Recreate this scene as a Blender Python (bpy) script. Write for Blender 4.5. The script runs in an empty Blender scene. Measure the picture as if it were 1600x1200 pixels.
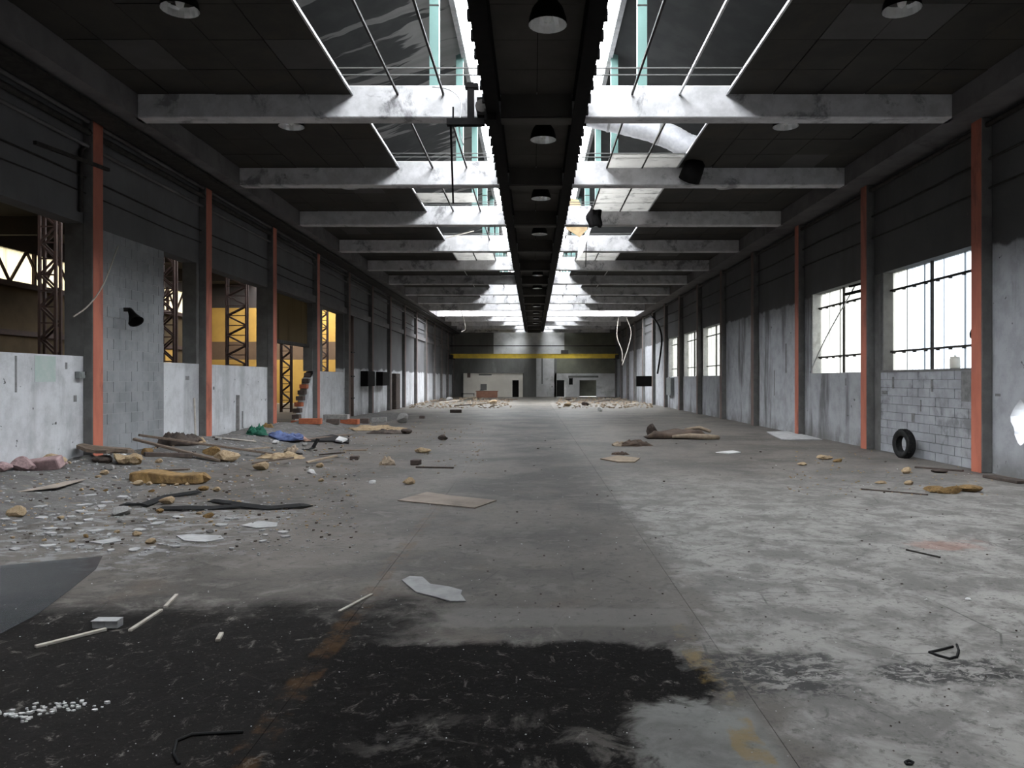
import bpy, bmesh, math, random
from mathutils import Vector, Matrix, noise as mnoise

S = bpy.context.scene
COL = S.collection
R = random.Random(7)
PI = math.pi

# ------------------------------------------------------------------ camera, sky, exposure
FPX, VX, VY, CH = 1200.0, 834.0, 594.0, 1.75
cd = bpy.data.cameras.new('camera')
cd.sensor_width = 36.0
cd.lens = 36.0 * FPX / 1600.0
cd.shift_x = -(VX - 800) / 1600.0
cd.shift_y = (VY - 600) / 1600.0
cd.clip_end = 500
cam = bpy.data.objects.new('camera', cd)
cam.location = (0, 0, CH)
cam.rotation_euler = (PI / 2, 0, 0)
COL.objects.link(cam)
S.camera = cam

S.view_settings.view_transform = 'Standard'
S.view_settings.look = 'None'
S.view_settings.gamma = 1.0
S.view_settings.use_curve_mapping = False
S.view_settings.exposure = 0.0
try:
    S.cycles.max_bounces = 10
    S.cycles.diffuse_bounces = 5
    S.cycles.transparent_max_bounces = 24
    S.cycles.sample_clamp_indirect = 12.0
    S.cycles.use_denoising = True
except Exception:
    pass

SKY = 22.0
w = bpy.data.worlds.new('overcast_sky')
S.world = w
w.use_nodes = True
wn = w.node_tree.nodes
bg = wn['Background']
bg.inputs[0].default_value = (0.93, 0.96, 1.0, 1)
bg.inputs[1].default_value = SKY


def portal(name, loc, rot, sx, sy):
    """a sky portal: it adds no light, it only tells the renderer where the daylight comes in"""
    l = bpy.data.lights.new(name, 'AREA')
    l.shape = 'RECTANGLE'
    l.size, l.size_y = sx, sy
    l.cycles.is_portal = True
    o = bpy.data.objects.new(name, l)
    o.location = loc
    o.rotation_euler = rot
    COL.objects.link(o)


# ------------------------------------------------------------------ dimensions
WL, WR = -8.48, 8.63          # inner faces of the long walls
TW = 0.35                     # wall thickness
CL, CR = -8.30, 8.43          # hall faces of the columns
ZC = 7.12                     # ceiling height
ZB = 6.69                     # beam underside
RL, RR = -7.45, 7.87          # inner faces of the edge beams
SL0, SL1 = -3.41, -0.85       # left opening in the ceiling
SR0, SR1 = 0.97, 3.63         # right opening in the ceiling
Y0, YB, NB = 14.45, -6.0, 14  # first beam, back wall, beams
YF = 80.3                     # far wall
BAY = 5.0
BW = 0.35
ZE = 10.1                     # height of the ridge light's edge

portal('ridge_portal', (0.05, (YB + YF) / 2, 10.95), (0, 0, 0), 3.7, YF - YB)
portal('bay_portal', (0.05, Y0 + 8.5 * BAY, 9.6), (0, 0, 0), 16.5, 4.6)
for ya, yb in ((15.0, 19.1), (19.9, 23.9), (35.0, 39.4), (40.0, 44.3), (45.0, 49.3)):
    portal('window_portal', (WR + TW + .05, (ya + yb) / 2, 3.2), (0, PI / 2, 0), 2.5, yb - ya)


# ------------------------------------------------------------------ helpers
def link(o, parent=None):
    COL.objects.link(o)
    if parent is not None:
        o.parent = parent
    return o


def tag(o, label=None, cat=None, group=None, kind=None):
    if label: o['label'] = label
    if cat: o['category'] = cat
    if group: o['group'] = group
    if kind: o['kind'] = kind
    return o


def empty(name, loc=(0, 0, 0), rz=0, parent=None):
    o = bpy.data.objects.new(name, None)
    o.empty_display_size = 0.1
    o.location = loc
    o.rotation_euler = (0, 0, rz)
    return link(o, parent)


class MB:
    def __init__(s):
        s.v, s.f = [], []

    def add(s, vs, fs):
        b = len(s.v)
        s.v += [tuple(p) for p in vs]
        s.f += [tuple(i + b for i in f) for f in fs]
        return s

    def box(s, x0, x1, y0, y1, z0, z1):
        vs = [(x, y, z) for z in (z0, z1) for y in (y0, y1) for x in (x0, x1)]
        return s.add(vs, [(0, 2, 3, 1), (4, 5, 7, 6), (0, 1, 5, 4), (2, 6, 7, 3), (0, 4, 6, 2), (1, 3, 7, 5)])

    def bar(s, a, b, wd, ht=None, up=(0, 0, 1)):
        """a square bar between two points"""
        a, b = Vector(a), Vector(b)
        ht = ht or wd
        d = (b - a).normalized()
        u = Vector(up)
        if abs(d.dot(u)) > .98: u = Vector((0, 1, 0))
        sx = d.cross(u).normalized() * (wd / 2)
        sz = sx.cross(d).normalized() * (ht / 2)
        vs = []
        for p in (a, b):
            vs += [p - sx - sz, p + sx - sz, p + sx + sz, p - sx + sz]
        return s.add(vs, [(0, 1, 2, 3), (7, 6, 5, 4), (0, 4, 5, 1), (1, 5, 6, 2), (2, 6, 7, 3), (3, 7, 4, 0)])

    def tube(s, pts, r, n=8, caps=True):
        pts = [Vector(p) for p in pts]
        rs = r if isinstance(r, (list, tuple)) else [r] * len(pts)
        rings, prev = [], None
        for i, p in enumerate(pts):
            d = (pts[min(i + 1, len(pts) - 1)] - pts[max(i - 1, 0)]).normalized()
            if prev is None:
                u = Vector((0, 0, 1)) if abs(d.z) < .9 else Vector((1, 0, 0))
            else:
                u = prev
            a = d.cross(u).normalized()
            prev = a.cross(d).normalized()
            rings.append([p + (a * math.cos(2 * PI * k / n) + prev * math.sin(2 * PI * k / n)) * rs[i] for k in range(n)])
        vs = [q for ring in rings for q in ring]
        fs = []
        for i in range(len(pts) - 1):
            for k in range(n):
                k2 = (k + 1) % n
                fs.append((i * n + k, i * n + k2, (i + 1) * n + k2, (i + 1) * n + k))
        if caps:
            fs.append(tuple(range(n))[::-1])
            fs.append(tuple((len(pts) - 1) * n + k for k in range(n)))
        return s.add(vs, fs)

    def lathe(s, prof, n=20, c=(0, 0, 0)):
        vs = [(c[0] + r * math.cos(2 * PI * k / n), c[1] + r * math.sin(2 * PI * k / n), c[2] + z) for r, z in prof for k in range(n)]
        fs = [(i * n + k, i * n + (k + 1) % n, (i + 1) * n + (k + 1) % n, (i + 1) * n + k) for i in range(len(prof) - 1) for k in range(n)]
        return s.add(vs, fs)

    def prism(s, poly, z0, z1):
        n = len(poly)
        vs = [(x, y, z0) for x, y in poly] + [(x, y, z1) for x, y in poly]
        fs = [tuple(range(n))[::-1], tuple(range(n, 2 * n))] + [(i, (i + 1) % n, n + (i + 1) % n, n + i) for i in range(n)]
        return s.add(vs, fs)

    def mesh(s, name, smooth=False):
        m = bpy.data.meshes.new(name)
        m.from_pydata(s.v, [], s.f)
        if smooth:
            for p in m.polygons: p.use_smooth = True
        m.update()
        return m

    def build(s, name, mt, parent=None, smooth=False, loc=None, rot=None):
        m = s.mesh(name, smooth)
        m.materials.append(mt)
        o = bpy.data.objects.new(name, m)
        if loc is not None: o.location = loc
        if rot is not None: o.rotation_euler = rot
        return link(o, parent)


def box(name, mt, x0, x1, y0, y1, z0, z1, parent=None):
    return MB().box(x0, x1, y0, y1, z0, z1).build(name, mt, parent)


def mobj(name, mesh, parent=None, loc=(0, 0, 0), rot=(0, 0, 0), sc=(1, 1, 1)):
    o = bpy.data.objects.new(name, mesh)
    o.location, o.rotation_euler, o.scale = loc, rot, sc
    return link(o, parent)


def bevel(o, wd=.01, seg=1):
    m = o.modifiers.new('bevel', 'BEVEL')
    m.width, m.segments = wd, seg
    return o


def copy_tree(o, parent=None):
    c = o.copy()
    link(c)
    c.parent = parent
    for ch in list(o.children): copy_tree(ch, c)
    return c


ORD = ['nearest', 'second', 'third', 'fourth', 'fifth', 'sixth', 'seventh', 'eighth', 'ninth', 'tenth', 'eleventh',
       'twelfth', 'thirteenth', 'fourteenth', 'fifteenth', 'sixteenth']


def sstep(a, b, x):
    t = max(0., min(1., (x - a) / (b - a)))
    return t * t * (3 - 2 * t)


def mound_h(x, y):
    """height of the dirt banked against the left wall"""
    a = sstep(-6.1, -8.3, x)
    g = 1 - .8 * sstep(25, 36, y)
    n = .75 + .5 * mnoise.noise(Vector((x * .7, y * .5, 3)))
    return .40 * a * g * n


def fl(px, py, z=0.0):
    """floor point under a pixel of the photograph, riding up on the dirt bank"""
    a, b = (px - VX) / FPX, (py - VY) / FPX
    Y = CH / b
    y = Y * .55
    while y < Y:
        x = a * y
        if CH - b * y <= (mound_h(x, y) if x > WL else 9):
            break
        y += .02
    y = min(y, Y)
    x = max(a * y, WL + .22)
    return Vector((x, y, mound_h(x, y)))


# ------------------------------------------------------------------ materials
def nodes(name):
    m = bpy.data.materials.new(name)
    m.use_nodes = True
    nt = m.node_tree
    b = nt.nodes['Principled BSDF']
    return m, nt, b


class N:
    """tiny node-graph writer"""
    def __init__(s, nt):
        s.nt = nt
        s.pos = s.new('ShaderNodeNewGeometry').outputs['Position']
        s.obj = None

    def new(s, t, **kw):
        n = s.nt.nodes.new(t)
        for k, v in kw.items(): setattr(n, k, v)
        return n

    def put(s, sock, v):
        if hasattr(v, 'is_output'):
            s.nt.links.new(v, sock)
        else:
            sock.default_value = v if not isinstance(v, (tuple, list)) or len(v) != 3 or sock.type != 'RGBA' else (*v, 1)

    def objc(s):
        if s.obj is None: s.obj = s.new('ShaderNodeTexCoord').outputs['Object']
        return s.obj

    def math(s, op, a, b=0.0, clamp=False):
        n = s.new('ShaderNodeMath', operation=op, use_clamp=clamp)
        s.put(n.inputs[0], a); s.put(n.inputs[1], b)
        return n.outputs[0]

    def scale(s, vec, sc):
        n = s.new('ShaderNodeVectorMath', operation='MULTIPLY')
        s.put(n.inputs[0], vec); n.inputs[1].default_value = sc
        return n.outputs[0]

    def noise(s, vec, sc=1.0, det=6, rough=.6, dist=0.0):
        n = s.new('ShaderNodeTexNoise')
        s.put(n.inputs['Vector'], vec)
        n.inputs['Scale'].default_value = sc
        n.inputs['Detail'].default_value = det
        n.inputs['Roughness'].default_value = rough
        n.inputs['Distortion'].default_value = dist
        return n.outputs[0]

    def vor(s, vec, sc, feature='F1'):
        n = s.new('ShaderNodeTexVoronoi', feature=feature)
        s.put(n.inputs['Vector'], vec)
        n.inputs['Scale'].default_value = sc
        return n.outputs[0]

    def xyz(s, vec):
        n = s.new('ShaderNodeSeparateXYZ')
        s.put(n.inputs[0], vec)
        return n.outputs

    def step(s, v, a, b):
        """0 below a, 1 above b"""
        n = s.new('ShaderNodeMapRange', interpolation_type='SMOOTHSTEP')
        s.put(n.inputs[0], v)
        if a <= b:
            n.inputs[1].default_value, n.inputs[2].default_value = a, b
            n.inputs[3].default_value, n.inputs[4].default_value = 0, 1
        else:
            n.inputs[1].default_value, n.inputs[2].default_value = b, a
            n.inputs[3].default_value, n.inputs[4].default_value = 1, 0
        return n.outputs[0]

    def mix(s, fac, a, b, blend='MIX'):
        n = s.new('ShaderNodeMix', data_type='RGBA', blend_type=blend)
        s.put(n.inputs[0], fac)
        s.put(n.inputs[6], a); s.put(n.inputs[7], b)
        return n.outputs[2]

    def mul(s, *a):
        r = a[0]
        for b in a[1:]: r = s.math('MULTIPLY', r, b)
        return r

    def mx(s, *a):
        r = a[0]
        for b in a[1:]: r = s.math('MAXIMUM', r, b)
        return r

    def bump(s, h, strength=.3, dist=.02):
        n = s.new('ShaderNodeBump')
        n.inputs['Strength'].default_value = strength
        n.inputs['Distance'].default_value = dist
        s.put(n.inputs['Height'], h)
        return n.outputs[0]


def mat(name, c1, c2=None, sc=2.0, rough=.85, metal=0.0, bump=.25, world=False, stain=None, stain_amt=.5, stretch=None, spec=.35):
    """two-tone weathered surface with fine relief"""
    m, nt, b = nodes(name)
    g = N(nt)
    v = g.pos if world else g.objc()
    if stretch: v = g.scale(v, stretch)
    n1 = g.noise(v, sc, 8, .65)
    c = g.mix(g.step(n1, .35, .65), c1, c2 or tuple(x * .6 for x in c1))
    if stain:
        n2 = g.noise(v, sc * .37 + .11, 10, .7, .4)
        c = g.mix(g.math('MULTIPLY', g.step(n2, .52, .64), stain_amt), c, stain)
    g.put(b.inputs['Base Color'], c)
    b.inputs['Roughness'].default_value = rough
    b.inputs['Metallic'].default_value = metal
    b.inputs['Specular IOR Level'].default_value = spec
    if bump:
        g.put(b.inputs['Normal'], g.bump(g.noise(v, sc * 6, 6, .7), bump, .01))
    return m


M = {}
M['beam'] = mat('beam_whitewash', (.61, .60, .61), (.47, .465, .47), 3.1, world=True, stain=(.16, .155, .16), stain_amt=.8)
M['edge'] = mat('edge_beam_concrete', (.15, .143, .145), (.11, .105, .107), 1.2, world=True, stain=(.06, .055, .055), stain_amt=.6)
M['panel'] = mat('ceiling_board', (.040, .036, .030), (.027, .025, .022), .9, world=True, stain=(.055, .044, .03), stain_amt=.5, bump=.1)
M['panel2'] = mat('ceiling_board_pale', (.075, .072, .07), (.06, .057, .054), .9, world=True, bump=.1)
M['strip'] = mat('strip_board', (.07, .064, .057), (.05, .046, .041), .8, world=True, bump=.1)
M['col'] = mat('column_concrete', (.16, .157, .153), (.115, .113, .11), 2.2, world=True, stain=(.10, .10, .10), stain_amt=.5)
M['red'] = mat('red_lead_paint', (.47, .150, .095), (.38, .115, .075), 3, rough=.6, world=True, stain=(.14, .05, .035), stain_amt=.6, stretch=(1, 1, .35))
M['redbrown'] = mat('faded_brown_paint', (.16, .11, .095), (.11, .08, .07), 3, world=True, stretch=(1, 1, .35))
M['mint'] = mat('mint_paint', (.13, .23, .21), (.115, .205, .19), 2, rough=.5, bump=.05)
M['black'] = mat('black_steel', (.005, .005, .005), (.009, .008, .008), 6, rough=.7, bump=.1, spec=.04)
M['iron'] = mat('dark_iron', (.05, .046, .043), (.03, .028, .026), 6, rough=.7, metal=.0, bump=.1, spec=.1)
M['rust'] = mat('rusty_steel', (.035, .016, .011), (.02, .011, .009), 7, rough=.8, bump=.2)
M['zinc'] = mat('galvanised_steel', (.55, .55, .56), (.42, .42, .43), 5, rough=.38, metal=.7, bump=.08)
M['alu'] = mat('foil_duct', (.85, .85, .88), (.7, .7, .74), 9, rough=.35, metal=.25, bump=.35)
M['mirror'] = mat('lamp_reflector', (.92, .92, .91), (.8, .8, .79), 9, rough=.12, metal=.6, bump=.15)
M['bulb'] = mat('frosted_bulb', (.8, .8, .78), (.7, .7, .68), 9, rough=.15, bump=0)
M['white'] = mat('white_plaster', (.62, .62, .61), (.50, .50, .50), 6, world=True, stain=(.3, .29, .27))
M['plaster_grey'] = mat('grey_plaster', (.40, .40, .40), (.30, .30, .30), 5, world=True)
M['tan'] = mat('tan_rubble', (.42, .32, .20), (.28, .20, .12), 9, bump=.6, stain=(.16, .11, .07))
M['foam'] = mat('ochre_foam', (.29, .18, .07), (.17, .105, .045), 9, bump=.7, stain=(.10, .065, .03), stain_amt=.7)
M['brick'] = mat('orange_brick', (.42, .13, .06), (.30, .09, .05), 12, bump=.4)
M['brickdark'] = mat('sooty_brick', (.10, .075, .065), (.07, .055, .05), 10, bump=.4)
M['greyblock'] = mat('rubble_concrete', (.30, .29, .28), (.20, .195, .19), 9, bump=.6)
M['wood'] = mat('weathered_wood', (.16, .12, .09), (.10, .075, .06), 4, bump=.4, stretch=(1, 8, 8))
M['wooddark'] = mat('charred_wood', (.045, .035, .03), (.08, .06, .05), 5, bump=.5)
M['palewood'] = mat('pale_batten', (.48, .45, .40), (.38, .34, .29), 8, bump=.2)
M['card'] = mat('brown_cardboard', (.30, .25, .21), (.24, .20, .17), 2.5, bump=.1, stain=(.12, .10, .085))
M['rubber'] = mat('black_rubber', (.012, .012, .013), (.02, .02, .02), 12, rough=.7, bump=.2, spec=.15)
M['blue'] = mat('blue_cloth', (.11, .15, .30), (.07, .09, .19), 6, bump=.2)
M['green'] = mat('green_cloth', (.015, .11, .065), (.01, .07, .045), 6, bump=.2)
M['pinkbrown'] = mat('pinkish_cardboard', (.40, .25, .19), (.30, .18, .14), 6)
M['pinkblock'] = mat('pinkish_broken_block', (.38, .26, .26), (.22, .15, .15), 5, bump=.5)
M['brown'] = mat('brown_upholstery', (.11, .075, .055), (.065, .045, .035), 4, bump=.3)
M['beige'] = mat('beige_stuffing', (.36, .29, .21), (.26, .20, .15), 6, bump=.5)
M['yellow'] = mat('crane_yellow', (.62, .44, .04), (.5, .35, .04), 2, rough=.5, bump=.05)
M['cream'] = mat('cream_partition', (.62, .59, .52), (.54, .51, .45), .7, world=True, bump=.05)
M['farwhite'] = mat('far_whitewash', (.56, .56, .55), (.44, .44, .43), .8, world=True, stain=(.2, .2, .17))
M['fargrey'] = mat('far_grey_wall', (.17, .17, .16), (.12, .12, .11), .5, world=True, stain=(.26, .26, .25), stain_amt=.6, stretch=(1, 1, .4))
M['fargreen'] = mat('far_greenish_wall', (.22, .225, .17), (.15, .15, .12), .5, world=True)
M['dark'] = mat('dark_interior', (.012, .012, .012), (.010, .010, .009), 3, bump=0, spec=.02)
M['desk'] = mat('reddish_veneer', (.33, .17, .11), (.27, .13, .085), 3, rough=.6)
M['amber'] = mat('amber_wall', (.29, .165, .030), (.24, .135, .025), .6, world=True, bump=.05)
M['amberbrown'] = mat('brown_wall_band', (.085, .05, .025), (.07, .04, .02), .6, world=True)
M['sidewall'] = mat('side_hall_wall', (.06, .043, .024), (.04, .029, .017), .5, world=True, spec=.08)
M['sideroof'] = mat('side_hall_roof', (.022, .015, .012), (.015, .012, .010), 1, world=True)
M['greybox'] = mat('grey_cabinet', (.20, .215, .21), (.16, .17, .17), 4, rough=.5, bump=.05)
M['teal'] = mat('greenish_patch', (.36, .44, .41), (.42, .47, .45), 5, world=True, bump=.1)
M['patch'] = mat('exposed_dark_patch', (.13, .13, .13), (.2, .2, .2), 9, world=True)
M['asphalt'] = mat('yard_ground', (.22, .22, .19), (.17, .17, .15), .3, world=True)
M['ply'] = mat('stained_plywood', (.34, .25, .14), (.25, .18, .10), 3, bump=.2)


def wall_mat(name, paint_top, paint=(.55, .56, .58), raw=(.125, .125, .13), soot=.55):
    """whitewashed dado below, raw grey above, darkened for the shade up there; soot streaks and chipped spots"""
    m, nt, b = nodes(name)
    g = N(nt)
    x, y, z = g.xyz(g.pos)
    n = g.noise(g.pos, .9, 8, .65)
    edge = g.math('ADD', z, g.math('MULTIPLY', g.math('SUBTRACT', n, .5), .5))
    dado = g.step(edge, paint_top + .05, paint_top - .05)
    c = g.mix(g.step(n, .3, .7), raw, tuple(t * .78 for t in raw))  # raw concrete, with the shade of the upper wall put into its tone
    p = g.mix(g.step(g.noise(g.pos, 2.3, 8, .7), .38, .68), paint, tuple(t * .76 for t in paint))
    c = g.mix(dado, c, p)
    st = g.noise(g.scale(g.pos, (1, 1.1, .16)), 1.0, 8, .62, .3)
    c = g.mix(g.math('MULTIPLY', g.step(st, .5, .68), soot), c, (.07, .068, .066))
    chip = g.step(g.noise(g.pos, 5.5, 4, .5), .70, .73)
    c = g.mix(chip, c, (.10, .10, .10))
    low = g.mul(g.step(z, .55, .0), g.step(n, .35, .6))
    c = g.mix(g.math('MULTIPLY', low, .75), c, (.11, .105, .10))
    g.put(b.inputs['Base Color'], c)
    b.inputs['Roughness'].default_value = .9
    g.put(b.inputs['Normal'], g.bump(g.noise(g.pos, 14, 6, .7), .25, .01))
    return m


M['wall_l'] = wall_mat('left_wall_whitewash', 2.3, soot=.35)
M['wall_r'] = wall_mat('right_wall_whitewash', 4.3, paint=(.36, .368, .39), raw=(.09, .09, .092), soot=.85)
M['block'] = mat('grey_block', (.27, .277, .292), (.20, .207, .218), 1.3, world=True, stain=(.18, .18, .19), stain_amt=.5)
M['mortar'] = mat('block_mortar', (.30, .30, .31), (.24, .24, .25), 4, world=True)
M['blockr'] = mat('whitewashed_block', (.36, .37, .395), (.27, .277, .295), 1.6, world=True, stain=(.12, .12, .125), stain_amt=.7)
M['mortarr'] = mat('dark_mortar', (.2, .2, .205), (.12, .12, .125), 5, world=True)


def roof_mat(name, peel):
    m, nt, b = nodes(name)
    g = N(nt)
    x, y, z = g.xyz(g.pos)
    wob = g.math('MULTIPLY', g.math('SUBTRACT', g.noise(g.scale(g.pos, (.5, .3, 0)), 1, 3), .5), 1.6)
    cv = g.new('ShaderNodeCombineXYZ')
    g.put(cv.inputs[0], g.math('MULTIPLY', x, .16))
    g.put(cv.inputs[1], g.math('ADD', g.math('MULTIPLY', y, 1.5), wob))
    n = g.noise(cv.outputs[0], 1.0, 9, .55, .3)
    c = g.mix(g.step(g.noise(g.pos, 1.5), .4, .65), (.018, .019, .019), (.03, .031, .03))
    if peel:
        thr = g.math('ADD', n, g.math('MULTIPLY', g.step(x, -3.6, -1.9), .17))
        c = g.mix(g.step(thr, .57, .60), c, g.mix(g.step(n, .5, .7), (.22, .215, .205), (.15, .146, .14)))
    g.put(b.inputs['Base Color'], c)
    b.inputs['Roughness'].default_value = .8
    return m


M['roof_l'] = roof_mat('peeling_roof_lining', True)
M['roof_r'] = roof_mat('dark_roof_lining', False)


def sheet_mat(name, tint, clear, dirt=.5):
    """weathered translucent corrugated plastic"""
    m, nt, b = nodes(name)
    g = N(nt)
    nt.nodes.remove(b)
    out = nt.nodes['Material Output']
    st = g.noise(g.scale(g.pos, (3.2, 3.2, .22)), 1.0, 7, .6)
    d = g.math('MULTIPLY', g.step(st, .50, .72), dirt)
    c = g.mix(d, tint, tuple(t * .32 for t in tint))
    tl = g.new('ShaderNodeBsdfTranslucent'); g.put(tl.inputs[0], c)
    df = g.new('ShaderNodeBsdfDiffuse'); g.put(df.inputs[0], c)
    tp = g.new('ShaderNodeBsdfTransparent'); g.put(tp.inputs[0], c)
    m1 = g.new('ShaderNodeMixShader'); m1.inputs[0].default_value = .3
    nt.links.new(tl.outputs[0], m1.inputs[1]); nt.links.new(df.outputs[0], m1.inputs[2])
    m2 = g.new('ShaderNodeMixShader'); m2.inputs[0].default_value = clear
    nt.links.new(m1.outputs[0], m2.inputs[1]); nt.links.new(tp.outputs[0], m2.inputs[2])
    nt.links.new(m2.outputs[0], out.inputs[0])
    return m


M['sheet'] = sheet_mat('milky_plastic_sheet', (.165, .165, .150), .25, .8)
M['sheet2'] = sheet_mat('bluish_plastic_sheet', (.155, .17, .185), .35, .55)
M['ridge'] = sheet_mat('ridge_glass', (.90, .92, .92), .8, .3)
M['ochresheet'] = sheet_mat('ochre_plastic_sheet', (.20, .165, .11), .05, .5)
M['diffuser'] = sheet_mat('translucent_ceiling_board', (.55, .54, .52), .04, .6)
M['clere'] = sheet_mat('yellowed_clerestory', (.20, .168, .105), .12, .6)


def film_mat():
    m, nt, b = nodes('thin_clear_film')
    b.inputs['Base Color'].default_value = (.06, .065, .07, 1)
    b.inputs['Roughness'].default_value = .3
    b.inputs['Alpha'].default_value = .45
    return m


M['film'] = film_mat()


def floor_mat():
    m, nt, b = nodes('worn_concrete_floor')
    g = N(nt)
    x, y, z = g.xyz(g.pos)
    nb = g.noise(g.pos, .55, 9, .62, .3)          # broad
    nm = g.noise(g.pos, 2.4, 9, .68, .5)          # medium
    nf = g.noise(g.pos, 11., 8, .72)              # fine
    ns = g.noise(g.pos, 1.9, 10, .72, .5)
    nd = g.noise(g.scale(g.pos, (1.25, 1, 0)), 6.0, 10, .78, .8)     # dents and dirt
    ng = g.noise(g.pos, 34., 4, .7)                # grain
    crk = g.vor(g.scale(g.pos, (1, 1, 0)), 1.1, 'DISTANCE_TO_EDGE')
    off = g.math('MULTIPLY', g.math('SUBTRACT', nm, .5), 2.6)
    offb = g.math('MULTIPLY', g.math('SUBTRACT', nb, .5), 2.2)
    def wob(v, a, bb=0): return g.math('ADD', g.math('ADD', v, g.math('MULTIPLY', off, a)), g.math('MULTIPLY', offb, bb))
    xw, yw = wob(x, .5, .4), wob(y, .7, .9)
    # worn grey-brown concrete
    c = g.mix(g.step(nb, .38, .62), (.155, .142, .127), (.075, .069, .062))
    c = g.mix(g.math('MULTIPLY', g.step(nm, .50, .66), .7), c, (.22, .21, .20))
    c = g.mix(g.math('MULTIPLY', g.step(nd, .53, .62), .7), c, (.045, .042, .040))
    c = g.mix(g.math('MULTIPLY', g.step(nd, .42, .33), .5), c, (.25, .235, .215))
    c = g.mix(g.math('MULTIPLY', g.step(g.noise(g.pos, 1.3, 6, .6), .55, .7), .35), c, (.15, .115, .085))
    # pale slabs on the right
    pale = g.mul(g.step(wob(x, .5, .5), 1.1, 1.45), g.step(yw, 17, 9))
    pc = g.mix(g.step(ns, .40, .60), (.36, .357, .35), (.17, .167, .16))
    pc = g.mix(g.math('MULTIPLY', g.step(nf, .53, .62), .6), pc, (.12, .115, .11))
    pc = g.mix(g.math('MULTIPLY', g.step(nd, .55, .63), .75), pc, (.085, .082, .08))
    pc = g.mix(g.math('MULTIPLY', g.step(nd, .40, .32), .5), pc, (.50, .50, .495))
    c = g.mix(pale, c, pc)
    # pale band by the joint and the pale patch at the bottom
    band = g.mul(g.step(wob(y, .1), 5.42, 5.5), g.step(wob(y, .1), 5.95, 5.85), g.step(x, -1.2, -.4), g.step(x, 1.15, 1.1))
    c = g.mix(g.math('MULTIPLY', band, .55), c, (.21, .205, .195))
    # black oil: wide film on the left foreground and the pool in the middle
    left = g.mul(g.step(wob(x, .6, .8), -.5, -1.2), g.step(wob(y, .6, .8), 6.5, 5.6))
    mid = g.mul(g.step(wob(x, .25, .3), 1.02, .92), g.step(wob(x, .8, .8), -2.3, -1.2), g.step(wob(y, .25, .3), 5.22, 5.05), g.step(wob(y, .3), 2.6, 3.0))
    lp = g.mul(g.step(wob(x, .3), .42, .58), g.step(wob(y, .3), 4.22, 4.05))
    lp2 = g.mul(g.step(g.noise(g.pos, 3.1, 8, .7, .6), .50, .62), g.step(y, 4.2, 3.6), g.step(x, -1.0, -.6))
    mid = g.mul(mid, g.math('SUBTRACT', 1, lp), g.math('SUBTRACT', 1, g.math('MULTIPLY', lp2, .7)))
    oil = g.mx(g.math('MULTIPLY', left, .93), g.math('MULTIPLY', mid, .97))
    oil = g.mul(oil, g.math('SUBTRACT', 1, g.math('MULTIPLY', g.step(nd, .44, .34), .75)))
    c = g.mix(g.mul(lp, g.step(x, 1.2, 1.1)), c, g.mix(g.step(nm, .4, .65), (.25, .26, .255), (.16, .16, .155)))
    c = g.mix(oil, c, (.009, .0085, .009))
    # crusted black tongue running to the right
    crust = g.mx(
        g.mul(g.step(wob(x, .3), .9, 1.0), g.step(wob(x, .4), 2.0, 1.7), g.step(wob(y, .3), 4.15, 4.35), g.step(wob(y, .3), 5.0, 4.8)),
        g.mul(g.step(wob(x, .3), 2.0, 2.15), g.step(wob(x, .4), 3.1, 2.8), g.step(wob(y, .3), 4.35, 4.5), g.step(wob(y, .3), 4.85, 4.72)))
    crust = g.mul(crust, g.step(g.noise(g.scale(g.pos, (1, 1.5, 0)), 8, 10, .78, .8), .47, .51))
    c = g.mix(g.math('MULTIPLY', crust, .95), c, (.010, .010, .009))
    # dark lane down the middle and dirt along the left
    lane = g.mul(g.step(wob(x, 1.2, 1.0), -1.4, -.5), g.step(wob(x, 1.2, 1.0), 1.5, .6), g.step(y, 7, 11))
    c = g.mix(g.mul(lane, g.step(nb, .42, .6), .5), c, (.045, .041, .038))
    # pale flakes of paint by the left wall
    flk = g.mul(g.step(wob(x, 1.5, 1.5), -2.8, -4.0), g.step(yw, 6.6, 7.4), g.step(yw, 12.5, 10.0), g.step(g.noise(g.scale(g.pos, (1, 1.7, 0)), 3.2, 9, .72, .5), .50, .56))
    c = g.mix(g.math('MULTIPLY', flk, .75), c, (.30, .315, .33))
    # tracked-in dust far away
    dust = g.mul(g.step(yw, 36, 50), g.step(nm, .4, .6))
    c = g.mix(g.math('MULTIPLY', dust, .5), c, (.24, .225, .18))
    # worn yellow lane lines
    lwr = g.step(g.noise(g.pos, 3.5, 8, .7), .44, .60)
    l1 = g.mul(g.step(wob(x, .05), -1.44, -1.41), g.step(wob(x, .05), -1.24, -1.27), g.step(yw, 12, 10), lwr)
    l2 = g.mul(g.step(wob(x, .05), .95, .97), g.step(wob(x, .05), 1.12, 1.10), g.step(yw, 5.4, 5.0), lwr)
    c = g.mix(g.math('MULTIPLY', l1, .5), c, (.125, .07, .03))
    c = g.mix(g.math('MULTIPLY', l2, .75), c, (.27, .19, .06))
    rd = g.mul(g.step(wob(x, .5), 3.9, 4.2), g.step(wob(x, .5), 4.9, 4.6), g.step(wob(y, .4), 7.9, 8.05), g.step(wob(y, .4), 8.4, 8.25))
    c = g.mix(g.math('MULTIPLY', rd, .4), c, (.40, .17, .12))
    # hairline cracks, fine specks and grit
    c = g.mix(g.mul(g.step(crk, .012, .004), g.step(nb, .5, .6), .7), c, (.03, .028, .026))
    c = g.mix(g.math('MULTIPLY', g.step(ng, .40, .30), .35), c, (.30, .29, .28))
    c = g.mix(g.math('MULTIPLY', g.step(nf, .57, .66), .55), c, (.04, .038, .036))
    c = g.mix(1.0, c, (.80, .77, .74), 'MULTIPLY')
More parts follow.
